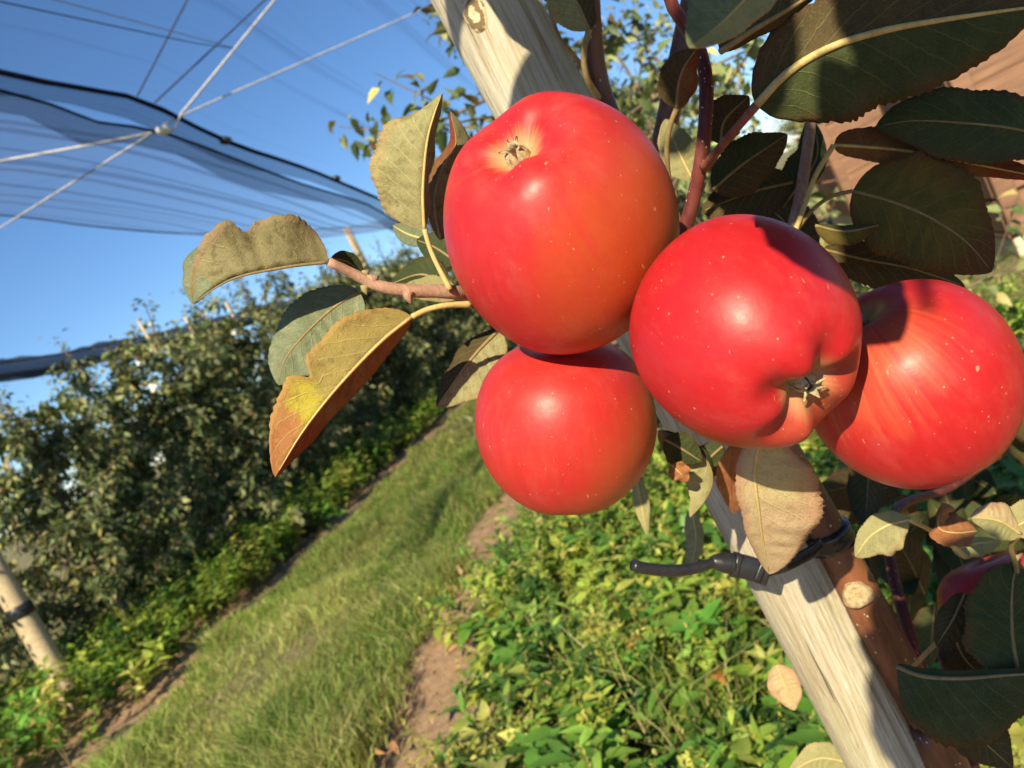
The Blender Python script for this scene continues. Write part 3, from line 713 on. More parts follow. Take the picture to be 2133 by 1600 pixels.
# ------------------------------------------------------------------ wooden bins in the next alley
def bin_(x0, x1, y0, y1, z0, z1, label, nb=5):
    root = empty("wooden_bin", ((x0 + x1) / 2, y0, 0)); L = np.array(root.location)
    def b(name, c, sx, sy, sz, mat, bv=.006):
        V, F = box_geo(np.array([0, 0, 0.0]), sx, sy, sz, bv); o = mesh_obj(name, V, F, mat, root, False); o.location = np.array(c) - L; return o
    th = .022; hb = (z1 - z0) / nb
    for i in range(nb):
        zc = z0 + hb * (i + .5)
        b("board", ((x0 + x1) / 2, y0, zc), x1 - x0, th, hb - .012, M['bin']); b("board", ((x0 + x1) / 2, y1, zc), x1 - x0, th, hb - .012, M['bin'])
        b("board", (x0 + .012, (y0 + y1) / 2, zc), th, y1 - y0 - .03, hb - .014, M['bin']); b("board", (x1 - .012, (y0 + y1) / 2, zc), th, y1 - y0 - .03, hb - .014, M['bin'])
    for x in (x0 + .05, x1 - .05):
        for yy in (y0 - .036, y1 + .036): b("corner_post", (x, yy, (z0 + z1) / 2), .09, .045, z1 - z0 + .02, M['bin'])
    b("base", ((x0 + x1) / 2, (y0 + y1) / 2, z0 - .015), x1 - x0, y1 - y0 + .04, .03, M['bin'])
    for k in range(3):
        b("foot", (x0 + .06 + (x1 - x0 - .12) * k / 2, (y0 + y1) / 2, z0 - .03 - (z0 - .03) / 2), .10, y1 - y0 + .05, z0 - .032, M['bin_end'])
    for yy in (y0 - .03, y1 + .03): b("rim", ((x0 + x1) / 2, yy * .0 + (y0 if yy < (y0 + y1) / 2 else y1), z1 + .014), x1 - x0 + .02, .05, .026, M['bin'])
    tag(root, label, "bin", "wooden fruit bins"); return root
bin_(1.62, 2.72, 8.5, 9.6, .16, 1.04, "sunlit orange brown wooden bin farther away behind the leaves")
bin_(1.42, 2.60, 4.3, 5.4, .16, 1.05, "brown wooden bin in shade, nearer and beside the grass")

# ================================================================== THE STAKE
sT = ath(1066, 100, .432); sB = ath(1812, 1500, .432)
ax_s = (sT - sB) / (sT[2] - sB[2])
def stake_c(z): return sB + ax_s * (z - sB[2])
def make_stake():
    base = stake_c(0.0); zs = np.concatenate([np.linspace(-.25, .6, 18), np.linspace(.605, 1.2, 240), np.linspace(1.22, 1.75, 12)]); K = 72
    V = []; r = np.random.default_rng(5); ph = r.uniform(0, 6.28, 12); kk = r.integers(2, 15, 12)
    for z in zs:
        c = stake_c(z) - base
        for j in range(K):
            a = 2 * math.pi * j / K
            rr = .0243 * (1 + .02 * math.sin(2 * a + 1.3 + z) + sum(.0022 * math.sin(kk[q] * a + ph[q] + z * (3 + q)) for q in range(12)) * .8)
            rr += .0008 * math.sin(z * 9 + a) 
            # long drying crack on the shaded side
            d = (a - 5.35 - .12 * math.sin(z * 7)); d = (d + math.pi) % (2 * math.pi) - math.pi
            rr -= .0035 * math.exp(-(d / .045) ** 2)
            V.append(c + np.array([math.cos(a), math.sin(a), 0]) * rr)
    n = len(zs); F = [(i * K + j, i * K + (j + 1) % K, (i + 1) * K + (j + 1) % K, (i + 1) * K + j) for i in range(n - 1) for j in range(K)]
    F += [tuple(range(K))[::-1], tuple((n - 1) * K + j for j in range(K))]
    root = empty("wooden_stake", base); mesh_obj("pole", V, F, M['stake'], root)
    # knot
    for (px, py, rx, rz) in ((990, 32, .0068, .0098),):
        kp = ath(px, py, .409); c = stake_c(kp[2]); n0 = kp - c; n0[2] = 0; n0 /= np.linalg.norm(n0); tg = np.array([-n0[1], n0[0], 0])
        kc = c + n0 * .0243; KV = [kc - base + n0 * .0012]; KF = []
        for i in range(1, 7):
            for j in range(24):
                a = 2 * math.pi * j / 24; f = i / 6; lx = rx * f * math.cos(a) * (1 + .12 * math.sin(3 * a)); lz = rz * f * math.sin(a)
                th = lx / .0243; p = c + (n0 * math.cos(th) + tg * math.sin(th)) * (.0243 + .0013 * (1 - f ** 3) + (.0006 if i < 6 else -.001)) + ax_s * lz
                KV.append(p - base)
        KF += [(0, 1 + j, 1 + (j + 1) % 24) for j in range(24)]
        KF += [(1 + (i - 1) * 24 + j, 1 + i * 24 + j, 1 + i * 24 + (j + 1) % 24, 1 + (i - 1) * 24 + (j + 1) % 24) for i in range(1, 6) for j in range(24)]
        o = mesh_obj("knot", KV, KF, M['knot'], root); lc = kc - base; me = o.data
        for v in me.vertices: v.co -= Vector(lc)
        o.location = lc
    tag(root, "weathered pale wooden stake leaning behind the red apples", "stake")
make_stake()

# ================================================================== THE NEAR TREE
TREE = empty("apple_tree", (0, 0, 0))
tag(TREE, "young apple tree tied to the wooden stake in front", "tree")
tr_px = [(1975, 1600), (1940, 1510), (1862, 1370), (1800, 1255), (1738, 1140), (1690, 1050), (1600, 890), (1480, 670), (1370, 450), (1290, 290), (1243, 160), (1230, 60), (1222, -90)]
trp = [ath(px, py, .418) for px, py in tr_px]
for i, p in enumerate(trp[5:]): p[1] += min(.004 * i, .02)
root0 = trp[0] + (trp[0] - trp[1]) * 1.5; root0[2] = .3
gnd = root0.copy(); gnd[2] = -.08; gnd += [.01, .0, 0]
tpath = spline([gnd, root0] + trp, 110)
TRUNK = mesh_obj("trunk", *tube_geo(tpath, [.018, .016, .0145, .0132, .0122, .0116, .0112, .0108, .0092, .0062, .004], 24, wob=.035), M['trunk'], TREE)
# pruning scar on the trunk
def scar(px, py, hd, rx, ry):
    c = ath(px, py, hd); n0 = dirw((-.35, -.1, -1)); a0 = norm(np.cross(n0, [0, 0, 1.0])); b0 = np.cross(n0, a0); V, F = [], []
    r = np.random.default_rng(3); K = 26
    rings = [(0, .0010), (.18, .0002), (.32, .0012), (.48, .0003), (.62, .0016), (.8, .0018), (.95, .0009), (1.08, -.0016)]
    V.append(c + n0 * .001)
    for i, (f, h) in enumerate(rings[1:]):
        for j in range(K):
            a = 2 * math.pi * j / K; V.append(c + (a0 * math.cos(a) * rx + b0 * math.sin(a) * ry) * f * (1 + .07 * math.sin(3 * a + i) + r.normal(0, .02)) + n0 * (h + r.normal(0, .00022)))
    F += [(0, 1 + j, 1 + (j + 1) % K) for j in range(K)]
    F += [(1 + i * K + j, 1 + i * K + K + j, 1 + i * K + K + (j + 1) % K, 1 + i * K + (j + 1) % K) for i in range(len(rings) - 2) for j in range(K)]
    mesh_obj("pruning_scar", V, F, M['scar'], TRUNK)
scar(1786, 1240, .4045, .0072, .0064)

def wp(pts): return [at(*p) for p in pts]
def twig(pts, r, mat, name="twig", n=30, k=10, wob=.06): return tube(name, wp(pts), r, M[mat], TREE, n, k, wob)
twig([(1380, -60, .30), (1400, 10, .305), (1442, 75, .31), (1466, 135, .312), (1471, 210, .315), (1463, 320, .32), (1446, 410, .328), (1425, 490, .335), (1415, 600, .36), (1440, 640, .415)], [.0024, .0028, .0030, .0031, .0034, .0036], 'twig_red')
twig([(1385, -60, .30), (1360, -20, .30), (1350, -8, .30)], .002, 'twig_red')
twig([(1700, 190, .36), (1690, 250, .36), (1678, 340, .358), (1662, 430, .356), (1640, 500, .358), (1560, 640, .38), (1490, 690, .41)], [.0022, .0026, .0030, .0032], 'twig')
twig([(1010, 615, .335), (962, 611, .312), (905, 606, .305), (858, 606, .302), (792, 597, .300), (740, 572, .297), (684, 545, .292)], [.0034, .0031, .0028, .0026, .0022, .0017], 'twig')
twig([(1140, -10, .372), (1160, 70, .372), (1190, 110, .374), (1216, 140, .39)], .0012, 'petiole_dark')
tube("twig", [at(1010, 615, .335), at(1150, 600, .39), at(1330, 560, .425)], [.0034, .004], M['twig'], TREE)
# bud knuckles on the left twig
def bud(px, py, d, s, mat='twig'):
    V, F = [], []; c = at(px, py, d)
    g = tube_geo(np.array([c + dirw((0, -.6, 0)) * s * .8, c, c + dirw((.3, .7, -.2)) * s]), [s * .9, s * .7, s * .15], 8); mesh_obj("bud", g[0], g[1], M[mat], TREE)
bud(850, 620, .300, .0026); bud(776, 588, .299, .0030); bud(760, 604, .299, .0020, 'leaf_pale'); bud(762, 572, .299, .0018, 'leaf_pale')

# ------------------------------------------------------------------ leaves
def prof_ov(t, k): return np.clip(np.sin(np.pi * np.clip(t, 0, 1) ** k), 0, 1) ** .72
def leaf(mid, SL, SR, wl, wr, mat, matR=None, pet=None, petr=.0009, petmat='petiole', midmat=None, k=.82, curlL=.12, curlR=.12, rip=.05, teeth=24, label=None, midr=.0007, n=84, mm=7, seed=None, world_pts=False, blunt=0.0, notch=None):
    r = np.random.default_rng(int(abs(mid[0][0] * 13 + mid[0][1] * 7)) if seed is None else seed)
    P = spline(mid if world_pts else wp(mid), n); T = np.gradient(P, axis=0); T = norm(T)
    t = np.linspace(0, 1, n); w = prof_ov(t, k)
    if blunt: w = np.maximum(w, np.where(t < .5, blunt * np.sqrt(np.clip(t * 5, 0, 1)), 0))
    def half(Sv, ww, curl, sgn, ph):
        SS = np.array(Sv, float)
        if SS.ndim == 1: SS = np.tile(SS, (n, 1))
        else: SS = np.stack([np.interp(t, np.linspace(0, 1, len(SS)), SS[:, q]) for q in range(3)], 1)
        SW = SS if world_pts else np.array([RM @ s for s in SS])
        SW = norm(SW - T * (SW * T).sum(1, keepdims=True) * .7); NN = norm(np.cross(T, SW))
        saw = (t * teeth + .15 * np.sin(t * 40 + ph)) % 1.0
        tooth = 1 - .055 * (1 - saw) - .03 * r.random(n)
        edge = w * ww * tooth * (1 + .05 * np.sin(t * 9 + ph) + .03 * np.sin(t * 23 + ph * 2))
        if notch is not None and sgn == notch[2]: edge = edge * (1 - notch[3] * np.exp(-((t - notch[0]) / notch[1]) ** 2))
        rows = []
        for i in range(mm + 1):
            s = i / mm
            off = curl * s * s * edge + rip * ww * np.sin(t * 17 + ph) * s * s * w + .016 * ww * np.sin(t * 2 * math.pi * 8 + 1.5 * np.sin(t * 11 + ph) - s * 4.5) * math.sin(math.pi * min(s * 1.1, 1)) * w
            rows.append(P + SW * (edge * s)[:, None] + NN * off[:, None] * 1.0)
        return rows
    L = half(SL, wl, curlL, -1, r.uniform(0, 6)); Rr = half(SR, wr, curlR, 1, r.uniform(0, 6))
    cols = L[::-1] + Rr[1:]; nc = len(cols); V = np.stack(cols, 1).reshape(-1, 3)
    uvv = np.concatenate([.5 - .5 * np.arange(mm, -1, -1) / mm, .5 + .5 * np.arange(1, mm + 1) / mm])
    UV = np.stack([np.repeat(t, nc), np.tile(uvv, n)], 1)
    F, mi = [], []
    for i in range(n - 1):
        for j in range(nc - 1):
            F.append((i * nc + j, i * nc + j + 1, (i + 1) * nc + j + 1, (i + 1) * nc + j)); mi.append(1 if j >= mm else 0)
    base = P[0].copy()
    o = mesh_obj("leaf", V - base, np.array(F), M[mat], TREE, True, UV); o.location = base
    if matR: o.data.materials.append(M[matR]); o.data.polygons.foreach_set("material_index", mi)
    sm = o.modifiers.new("thickness", 'SOLIDIFY'); sm.thickness = .00032; sm.offset = 0
    if label: o["label"] = label
    pm = petmat if not (petmat == 'petiole' and mat in ('leaf_dark', 'leaf_dark_brown', 'leaf_yellow') and midmat is None) else 'petiole_dark'
    mesh_obj("midrib", *tube_geo(P[:: 4] - base, [midr, midr * .75, midr * .3], 7), M[midmat or pm], o)
    if pet is not None:
        pp = pet if world_pts else wp(pet)
        mesh_obj("petiole", *tube_geo(spline(pp, 18) - base, [petr * 1.25, petr, petr * .95, petr], 8), M[pm], o)
    return o

# left side of the cluster
leaf([(884, 480, .300), (881, 400, .296), (889, 300, .292), (904, 240, .292), (921, 194, .296)], [(-1, -.25, -.1), (-1, -.2, -.05), (-.9, -.1, .1), (-.5, .1, .3)], [(.2, 0, 1), (.22, 0, 1), (.3, .1, 1)], .0212, .013, 'leaf_olive', 'leaf_brown_olive', pet=[(938, 603, .303), (910, 550, .302), (895, 515, .301), (884, 478, .300)], petr=.0010, k=.72, curlL=-.10, blunt=.35, rip=.06)
leaf([(918, 500, .325), (906, 420, .322), (922, 350, .32), (950, 300, .318), (938, 232, .316)], (-.7, 0, .75), (.85, 0, .5), .0065, .011, 'leaf_redbrown', 'leaf_brown_olive', label="narrow folded red brown leaf", petmat='petiole_dark')
leaf([(684, 546, .292), (600, 556, .286), (500, 576, .281), (445, 602, .279), (404, 634, .279)], [(.15, -1, .05), (-.05, -1, 0), (-.15, -1, .05), (-.3, -.9, .1), (-.5, -.5, .3)], [(.2, -.5, .9), (-.1, -.6, .8), (-.45, -.7, .5), (-.8, -.6, .1), (-.9, -.3, 0)], .0205, .0185, 'leaf_brown_olive', 'leaf_green', k=1.0, blunt=.85, curlL=-.22, rip=.12, label="drooping brown olive leaf curled at its tip", petmat='petiole_dark', notch=(.52, .05, -1, .25))
leaf([(455, 520, .2815), (432, 540, .281), (413, 588, .280), (403, 634, .280)], (-.9, -.35, 0), (.8, .35, .1), .0075, .006, 'leaf_green', petmat='petiole_dark', midr=.0004)
leaf([(858, 660, .290), (800, 706, .285), (738, 768, .28), (680, 834, .275), (626, 906, .272), (573, 994, .27)], [(-.55, -.85, -.05), (-.72, -.7, -.05), (-.8, -.6, 0), (-.8, -.5, 0)], [(.35, .3, .9), (.3, .25, .95)], .0172, .010, 'leaf_autumn', 'leaf_redbrown', pet=[(980, 634, .296), (930, 636, .292), (890, 645, .291), (858, 660, .290)], petr=.0011, k=.86, curlL=-.12, notch=(.545, .035, -1, .42), label="leaf turning yellow with a rust orange tip", blunt=.3)
leaf([(748, 606, .312), (690, 645, .311), (632, 700, .308), (592, 752, .306), (580, 802, .304)], (-.7, -.7, .05), (.75, .66, .1), .0125, .020, 'leaf_green', pet=[(790, 600, .305), (770, 600, .309), (748, 606, .312)], petmat='petiole_dark', label="grey green leaf half hidden by the yellow leaf")
leaf([(938, 600, .328), (880, 572, .332), (812, 592, .336)], (.1, -1, .2), (0, 1, .4), .0085, .006, 'leaf_dark')
leaf([(958, 614, .318), (900, 604, .321), (828, 604, .326)], (0, -1, .1), (0, 1, .3), .0062, .005, 'leaf_olive')
leaf([(690, 538, .303), (725, 546, .306), (758, 572, .31)], (.3, -.9, .1), (-.3, .9, .3), .0042, .004, 'leaf_dark', midr=.0004)
leaf([(950, 545, .345), (905, 515, .348), (868, 500, .352)], (.1, -1, .1), (-.1, 1, .1), .008, .008, 'leaf_dark')
leaf([(890, 500, .36), (850, 488, .362), (818, 470, .365)], (.3, -.9, .1), (-.3, .9, .2), .006, .005, 'leaf_green')
leaf([(1040, 686, .338), (990, 738, .334), (945, 798, .331), (910, 848, .329)], [(-.7, -.5, .45)] * 2, (.8, .6, .05), .0085, .0150, 'leaf_dark_brown', 'leaf_olive', midr=.0009, label="pale folded leaf peeping out beside the lowest apple")
# below the apples
leaf([(1592, 890, .276), (1572, 975, .281), (1580, 1060, .290), (1590, 1130, .302), (1603, 1196, .316)], [(-1, .15, .3), (-1, .05, .4)], [(1, .05, .05), (1, .12, .08), (.95, .3, .15)], .0072, .0235, 'leaf_tan', 'leaf_tangreen', k=.80, blunt=.9, curlR=-.06, rip=.05, teeth=30, label="large dry tan leaf with pinkish blotches hanging over the stake", midr=.0008)
leaf([(1530, 925, .345), (1522, 1000, .360), (1530, 1070, .375)], (-1, 0, .1), (1, 0, .1), .0065, .010, 'leaf_rust', label="rust brown dry leaf against the stake", petmat='petiole_red', blunt=.8)
leaf([(1372, 898, .335), (1420, 920, .336), (1470, 958, .338), (1484, 1000, .34), (1468, 1042, .342), (1438, 1078, .343)], [(.3, -.6, .7)] * 2, [(-.3, 1, -.1), (-.75, .6, -.1), (-.95, .2, -.1), (-.8, -.2, 0)], .004, .0125, 'leaf_dark', 'leaf_pale', curlR=.25, rip=.12, label="small twisted half green leaf below the middle apple")
leaf([(1385, 915, .330), (1420, 935, .330), (1462, 962, .332)], (.4, -.8, 0), (-.5, .85, .1), .007, .008, 'leaf_dark', curlR=.3)
leaf([(1398, 968, .326), (1415, 984, .325), (1432, 1003, .326)], (.7, -.7, .1), (-.7, .7, .1), .004, .0045, 'leaf_rust', curlR=.6, curlL=.6, rip=.3, midr=.0003)
leaf([(1505, 930, .375), (1475, 960, .38), (1455, 1010, .386)], (-.5, -.7, .2), (.7, .5, .2), .008, .008, 'leaf_dark')
# above the apples
leaf([(1227, 62, .352), (1203, 8, .35), (1172, -45, .35), (1150, -95, .35)], (-.9, .4, 0), (.9, -.3, .35), .0135, .010, 'leaf_olive', 'leaf_dark_brown', pet=[(1246, 205, .372), (1222, 160, .36), (1216, 110, .355), (1227, 62, .352)], petmat='petiole_dark', petr=.0014, k=.75)
leaf([(1409, 226, .305), (1412, 182, .302), (1424, 142, .298), (1452, 100, .295)], (-.9, -.25, .1), (.8, .5, .25), .0085, .0075, 'leaf_dark_brown', 'leaf_redbrown', pet=[(1420, 478, .335), (1398, 400, .325), (1389, 320, .315), (1394, 270, .31), (1409, 226, .305)], petmat='petiole_dark', petr=.0011)
leaf([(1640, -85, .178), (1570, -20, .172), (1500, 50, .166), (1435, 99, .162)], (-.65, -.75, 0), (.55, .8, .1), .0125, .0055, 'leaf_green', 'leaf_pale', label="out of focus green leaf tip close to the lens", midr=.0004)
leaf([(1500, 108, .272), (1570, 62, .272), (1645, 18, .276), (1730, -35, .28)], (-.4, -.9, .1), (.3, .5, .8), .013, .005, 'leaf_dark_brown', midr=.0012)
leaf([(1575, 220, .288), (1640, 152, .282), (1732, 98, .277), (1850, 62, .273), (2000, 36, .271), (2170, 12, .271)], [(-.5, -.9, .05), (-.3, -1, .1), (-.1, -1, .2)], [(.5, .8, .2), (.35, .95, .2), (.25, 1, .15)], .0175, .0275, 'leaf_dark_brown', 'leaf_dark', pet=[(1468, 348, .318), (1490, 320, .305), (1520, 284, .296), (1575, 220, .288)], petr=.0018, petmat='petiole_red', midmat='petiole', midr=.0017, k=.72, blunt=.4, rip=.06, label="large dark leaf with a pale midrib above the middle apple")
leaf([(1692, 82, .295), (1752, 25, .295), (1850, -30, .295), (1960, -70, .295)], (-.5, -.85, .1), (.5, .85, .1), .012, .022, 'leaf_dark', 'leaf_dark_brown')
leaf([(2260, 310, .322), (2120, 270, .322), (2000, 256, .325), (1900, 252, .328), (1824, 264, .333)], (.05, 1, .1), (0, -1, .1), .0165, .0175, 'leaf_dark', k=1.1, label="dark green leaf pointing in from the frame edge")
leaf([(1737, 302, .338), (1800, 306, .337), (1900, 316, .336), (2050, 346, .336), (2200, 375, .336)], (0, -1, .3), (.1, 1, .5), .0115, .007, 'leaf_redbrown', pet=[(1640, 520, .352), (1668, 450, .35), (1698, 368, .344), (1737, 302, .338)], k=.6, label="rolled red brown leaf behind the dark green one", petr=.0012)
leaf([(1776, 398, .335), (1850, 418, .331), (1930, 450, .329), (2010, 502, .329), (2066, 566, .332)], (.38, -.93, 0), (-.35, .93, .1), .0245, .023, 'leaf_yellow', pet=[(1655, 485, .355), (1690, 440, .348), (1730, 410, .34), (1776, 398, .335)], k=.74, blunt=.4, petr=.0009, label="broad dim yellow green leaf above the rightmost apple")
leaf([(1715, 520, .36), (1800, 540, .36), (1900, 560, .362), (2010, 596, .366)], (0, -1, .1), (0, 1, .1), .010, .013, 'leaf_dark_brown')
leaf([(1698, 470, .330), (1760, 482, .330), (1836, 468, .331)], (0, -1, .6), (.0, 1, .1), .003, .0065, 'leaf_dark', 'leaf_yellow')
leaf([(1445, 378, .375), (1412, 312, .375), (1386, 248, .375)], (-.9, .25, 0), (.9, -.25, .1), .0105, .010, 'leaf_pale')
leaf([(1575, 392, .372), (1525, 362, .372), (1468, 398, .372)], (.1, -1, .1), (-.1, 1, .1), .0085, .009, 'leaf_pale')
leaf([(1650, 380, .365), (1560, 402, .365), (1462, 440, .365)], (.1, -1, .1), (-.1, 1, .1), .0135, .015, 'leaf_dark_brown')
leaf([(1485, 395, .352), (1550, 340, .348), (1640, 280, .346)], (-.5, -.85, .1), (.5, .85, .1), .011, .013, 'leaf_dark', 'leaf_dark_brown')
leaf([(1500, 300, .335), (1510, 250, .333), (1560, 200, .33)], (-.9, -.3, .1), (.8, .4, .2), .010, .009, 'leaf_dark_brown')
leaf([(1630, 430, .375), (1700, 330, .375), (1690, 240, .38)], (-1, 0, .1), (1, 0, .1), .012, .006, 'leaf_dark')
leaf([(1690, 560, .40), (1640, 470, .40), (1560, 400, .40)], (-.7, .7, .1), (.7, -.7, .1), .016, .016, 'leaf_dark_brown')
# lower right
leaf([(1893, 1082, .335), (1850, 1094, .336), (1810, 1120, .338), (1782, 1160, .340)], (-.35, -.95, .1), (.5, .9, 0), .0065, .0115, 'leaf_pale', 'leaf_olive', pet=[(2010, 1160, .37), (1990, 1142, .36), (1940, 1106, .345), (1893, 1082, .335)], petr=.0010, label="olive leaf on a bent stalk under the rightmost apple", rip=.12)
leaf([(2034, 1106, .327), (1990, 1110, .326), (1955, 1098, .326), (1962, 1050, .328)], (.35, -1, .1), (.1, 1, .2), .0085, .005, 'leaf_rust', curlL=.7, curlR=.7, rip=.3, label="crumpled orange dry leaf under the rightmost apple", midr=.0004)
leaf([(2125, 1112, .334), (2080, 1085, .33), (2022, 1078, .328)], (0, -1, .1), (0, 1, .3), .0085, .007, 'leaf_tan', 'leaf_pale', curlR=.3)
leaf([(1985, 1146, .380), (2032, 1132, .380), (2086, 1128, .382)], (0, -1, .3), (.1, 1, 0), .003, .0075, 'leaf_pale')
leaf([(2190, 1075, .334), (2140, 1085, .334), (2095, 1110, .336)], (-.2, -1, .1), (.2, 1, .1), .009, .008, 'leaf_pale')
twig([(2125, 1112, .334), (2106, 1140, .345), (2118, 1200, .36), (2100, 1300, .39), (1985, 1420, .42)], .0011, 'petiole_dark')
twig([(2125, 1150, .372), (2080, 1220, .372), (1990, 1300, .376), (1900, 1390, .41)], .0012, 'petiole_dark')
leaf([(1868, 1388, .365), (1920, 1408, .357), (2000, 1413, .352), (2100, 1406, .346), (2230, 1398, .342)], (0, -1, .9), (.1, 1, 0), .004, .033, 'leaf_dark', midr=.0011, petmat='petiole_dark', k=.6, blunt=.2)
leaf([(2122, 1412, .352), (2108, 1320, .354), (2108, 1225, .356), (2120, 1168, .358)], (-1, 0, .1), (1, 0, .1), .0235, .02, 'leaf_dark', petmat='petiole_dark', midr=.0010)
leaf([(2010, 1235, .366), (1985, 1290, .366), (1950, 1345, .368)], (-.8, -.4, .1), (.8, .5, .1), .007, .012, 'leaf_dark_brown', petmat='petiole_dark')
leaf([(1985, 1320, .372), (2008, 1370, .372), (2048, 1412, .372)], (-.8, .5, .1), (.8, -.5, .1), .010, .012, 'leaf_dark_brown', petmat='petiole_dark')
leaf([(1960, 1480, .37), (2030, 1530, .37), (2110, 1600, .37)], (.5, -.8, .1), (-.6, .8, .1), .014, .012, 'leaf_dark_brown')
leaf([(1618, 1385, .47), (1636, 1430, .47), (1655, 1480, .47)], (-.95, .2, .1), (.9, -.2, .1), .010, .010, 'leaf_tan')
leaf([(1775, 1590, .46), (1705, 1580, .46), (1640, 1612, .46)], (.1, -1, .1), (-.1, 1, .1), .009, .010, 'leaf_pale')
leaf([(1322, 985, .52), (1335, 1045, .52), (1348, 1115, .52)], (-1, .1, .1), (1, 0, .2), .005, .006, 'leaf_pale', n=40)
leaf([(1440, 1060, .56), (1450, 1130, .56), (1432, 1200, .56)], (-1, .1, .1), (1, 0, .2), .008, .006, 'leaf_olive', n=40)

rr_ = np.random.default_rng(31)
tube("twig", [tpath[62], at(1850, 1120, .50), at(1990, 1010, .58), at(2160, 900, .66)], [.004, .003, .002], M['twig_red'], TREE)
tube("twig", [tpath[50], at(1960, 1330, .50), at(2080, 1180, .56), at(2200, 1120, .62)], [.004, .003, .002], M['twig_red'], TREE)
for i in range(34):
    px_, py_, d_ = rr_.uniform(1800, 2150), rr_.uniform(850, 1330), rr_.uniform(.50, .78)
    a_ = rr_.uniform(0, 6.28); L_ = rr_.uniform(.045, .07) / d_ * FPX
    leaf([(px_, py_, d_), (px_ + math.cos(a_) * L_ * .5, py_ + math.sin(a_) * L_ * .5 - 12, d_ + rr_.uniform(-.02, .02)), (px_ + math.cos(a_) * L_, py_ + math.sin(a_) * L_, d_ + rr_.uniform(-.03, .03))], (math.sin(a_), -math.cos(a_), .4), (-math.sin(a_), math.cos(a_), .3), rr_.uniform(.013, .020), rr_.uniform(.013, .020), ['leaf_dark', 'leaf_dark_brown', 'leaf_dark'][i % 3], n=26, mm=4, midr=.0005, seed=i)
# unseen limbs added to carry the leaves that cast shade into the view
shade_limb1 = [tpath[-1], tpath[-1] + [.03, -.02, .16], np.array([.13, .16, 1.42]), np.array([.10, -.10, 1.40]), np.array([.03, -.34, 1.36])]
tube("shade_limb", shade_limb1, [.0036, .0045, .005, .004, .002], M['trunk'], TREE, 30, 8)
shade_limb2 = [tpath[-12], np.array([.12, .46, 1.16]), np.array([.34, .62, 1.34]), np.array([.55, .85, 1.55])]
tube("shade_limb", shade_limb2, [.006, .005, .003], M['trunk'], TREE, 24, 8)
def shade_leaf(p, q, L, W, mat='leaf_green'):
    """an added out-of-view leaf, set square to the sun to cast shade"""
    a = norm(np.cross(SUN, [math.cos(q), math.sin(q), .3])); b = norm(np.cross(SUN, a))
    leaf([p - a * L / 2, p + SUN * .003, p + a * L / 2], b, -b, W / 2, W / 2, mat, n=24, mm=3, world_pts=True, seed=int(abs(p[0]) * 1e4 + q * 10))
r = np.random.default_rng(11)
for (px, py, d, t) in [(1892, 1380, .40, .57), (1888, 1470, .40, .59), (1900, 1545, .40, .57), (1905, 1310, .40, .58), (2060, 1320, .43, .66), (2120, 1350, .43, .64), (1905, 1345, .40, .60), (1930, 1440, .40, .60), (1915, 1535, .40, .62), (1985, 1490, .40, .58), (1960, 1390, .39, .64), (2010, 1330, .38, .60), (2070, 1380, .37, .62), (2060, 1480, .37, .60), (2120, 1540, .37, .62), (2040, 1570, .39, .66), (2140, 1440, .36, .6)]:
    shade_leaf(at(px, py, d) + SUN * t, r.uniform(0, 6.28), r.uniform(.048, .058), r.uniform(.034, .042))  # unseen leaves put in to throw shadow over the lower right
for (px, py, d, t) in [(1895, 70, .275, .42), (1890, 140, .275, .45), (1975, 60, .272, .40), (2050, 60, .272, .43), (1900, 250, .325, .50), (1980, 280, .325, .48), (2070, 250, .32, .52), (1990, 420, .33, .55), (1900, 440, .33, .52), (2040, 500, .33, .55), (1850, 540, .355, .55), (1940, 580, .36, .58), (2090, 380, .33, .5), (2130, 120, .272, .45), (1570, 380, .365, .5), (1640, 420, .37, .52), (1735, 475, .225, .22), (1990, 1290, .44, .62)]:
    shade_leaf(at(px, py, d) + SUN * t, r.uniform(0, 6.28), r.uniform(.05, .062), r.uniform(.034, .044))  # more added leaves, mostly keeping the sun off the upper right foliage
shade_leaf(at(1148, 100, .405) + SUN * .15, .6, .050, .030)
shade_leaf(at(2095, 1270, .43) + SUN * .64, 1.0, .036, .026); shade_leaf(at(2050, 1265, .43) + SUN * .66, 2.0, .032, .022)
n = 2300
pp = np.array([.42, .52, 1.45]) + norm(r.normal(0, 1, (n, 3))) * (r.random((n, 1)) ** .45) * np.array([.34, .40, .27])
pp[1200:] = np.array([.26, .10, 1.34]) + norm(r.normal(0, 1, (n - 1200, 3))) * (r.random((n - 1200, 1)) ** .45) * np.array([.29, .17, .10])
pp[1750:] = np.array([.36, -.20, 1.30]) + norm(r.normal(0, 1, (n - 1750, 3))) * (r.random((n - 1750, 1)) ** .45) * np.array([.16, .16, .08])
pp[:650] = np.array([.19, .42, 1.43]) + norm(r.normal(0, 1, (650, 3))) * (r.random((650, 1)) ** .5) * np.array([.19, .34, .15])
dd = r.normal(0, 1, (n, 3)); dd[:, 2] -= .3; LL = r.uniform(.05, .08, n)
V, F = scatter_leaves(pp, dd, np.array([0, 0, 1.0]) + r.normal(0, .7, (n, 3)), LL, LL * .55, .4, .3)
tag(mesh_obj("crown", V, F, M['crown'], TREE, True, None, np.repeat(pick([(.06, .08, .025), (.10, .11, .035), (.16, .14, .05)], n, .18), 7, 0)), None, None, None, "stuff")  # unseen leaf masses added above the view to shade the right side

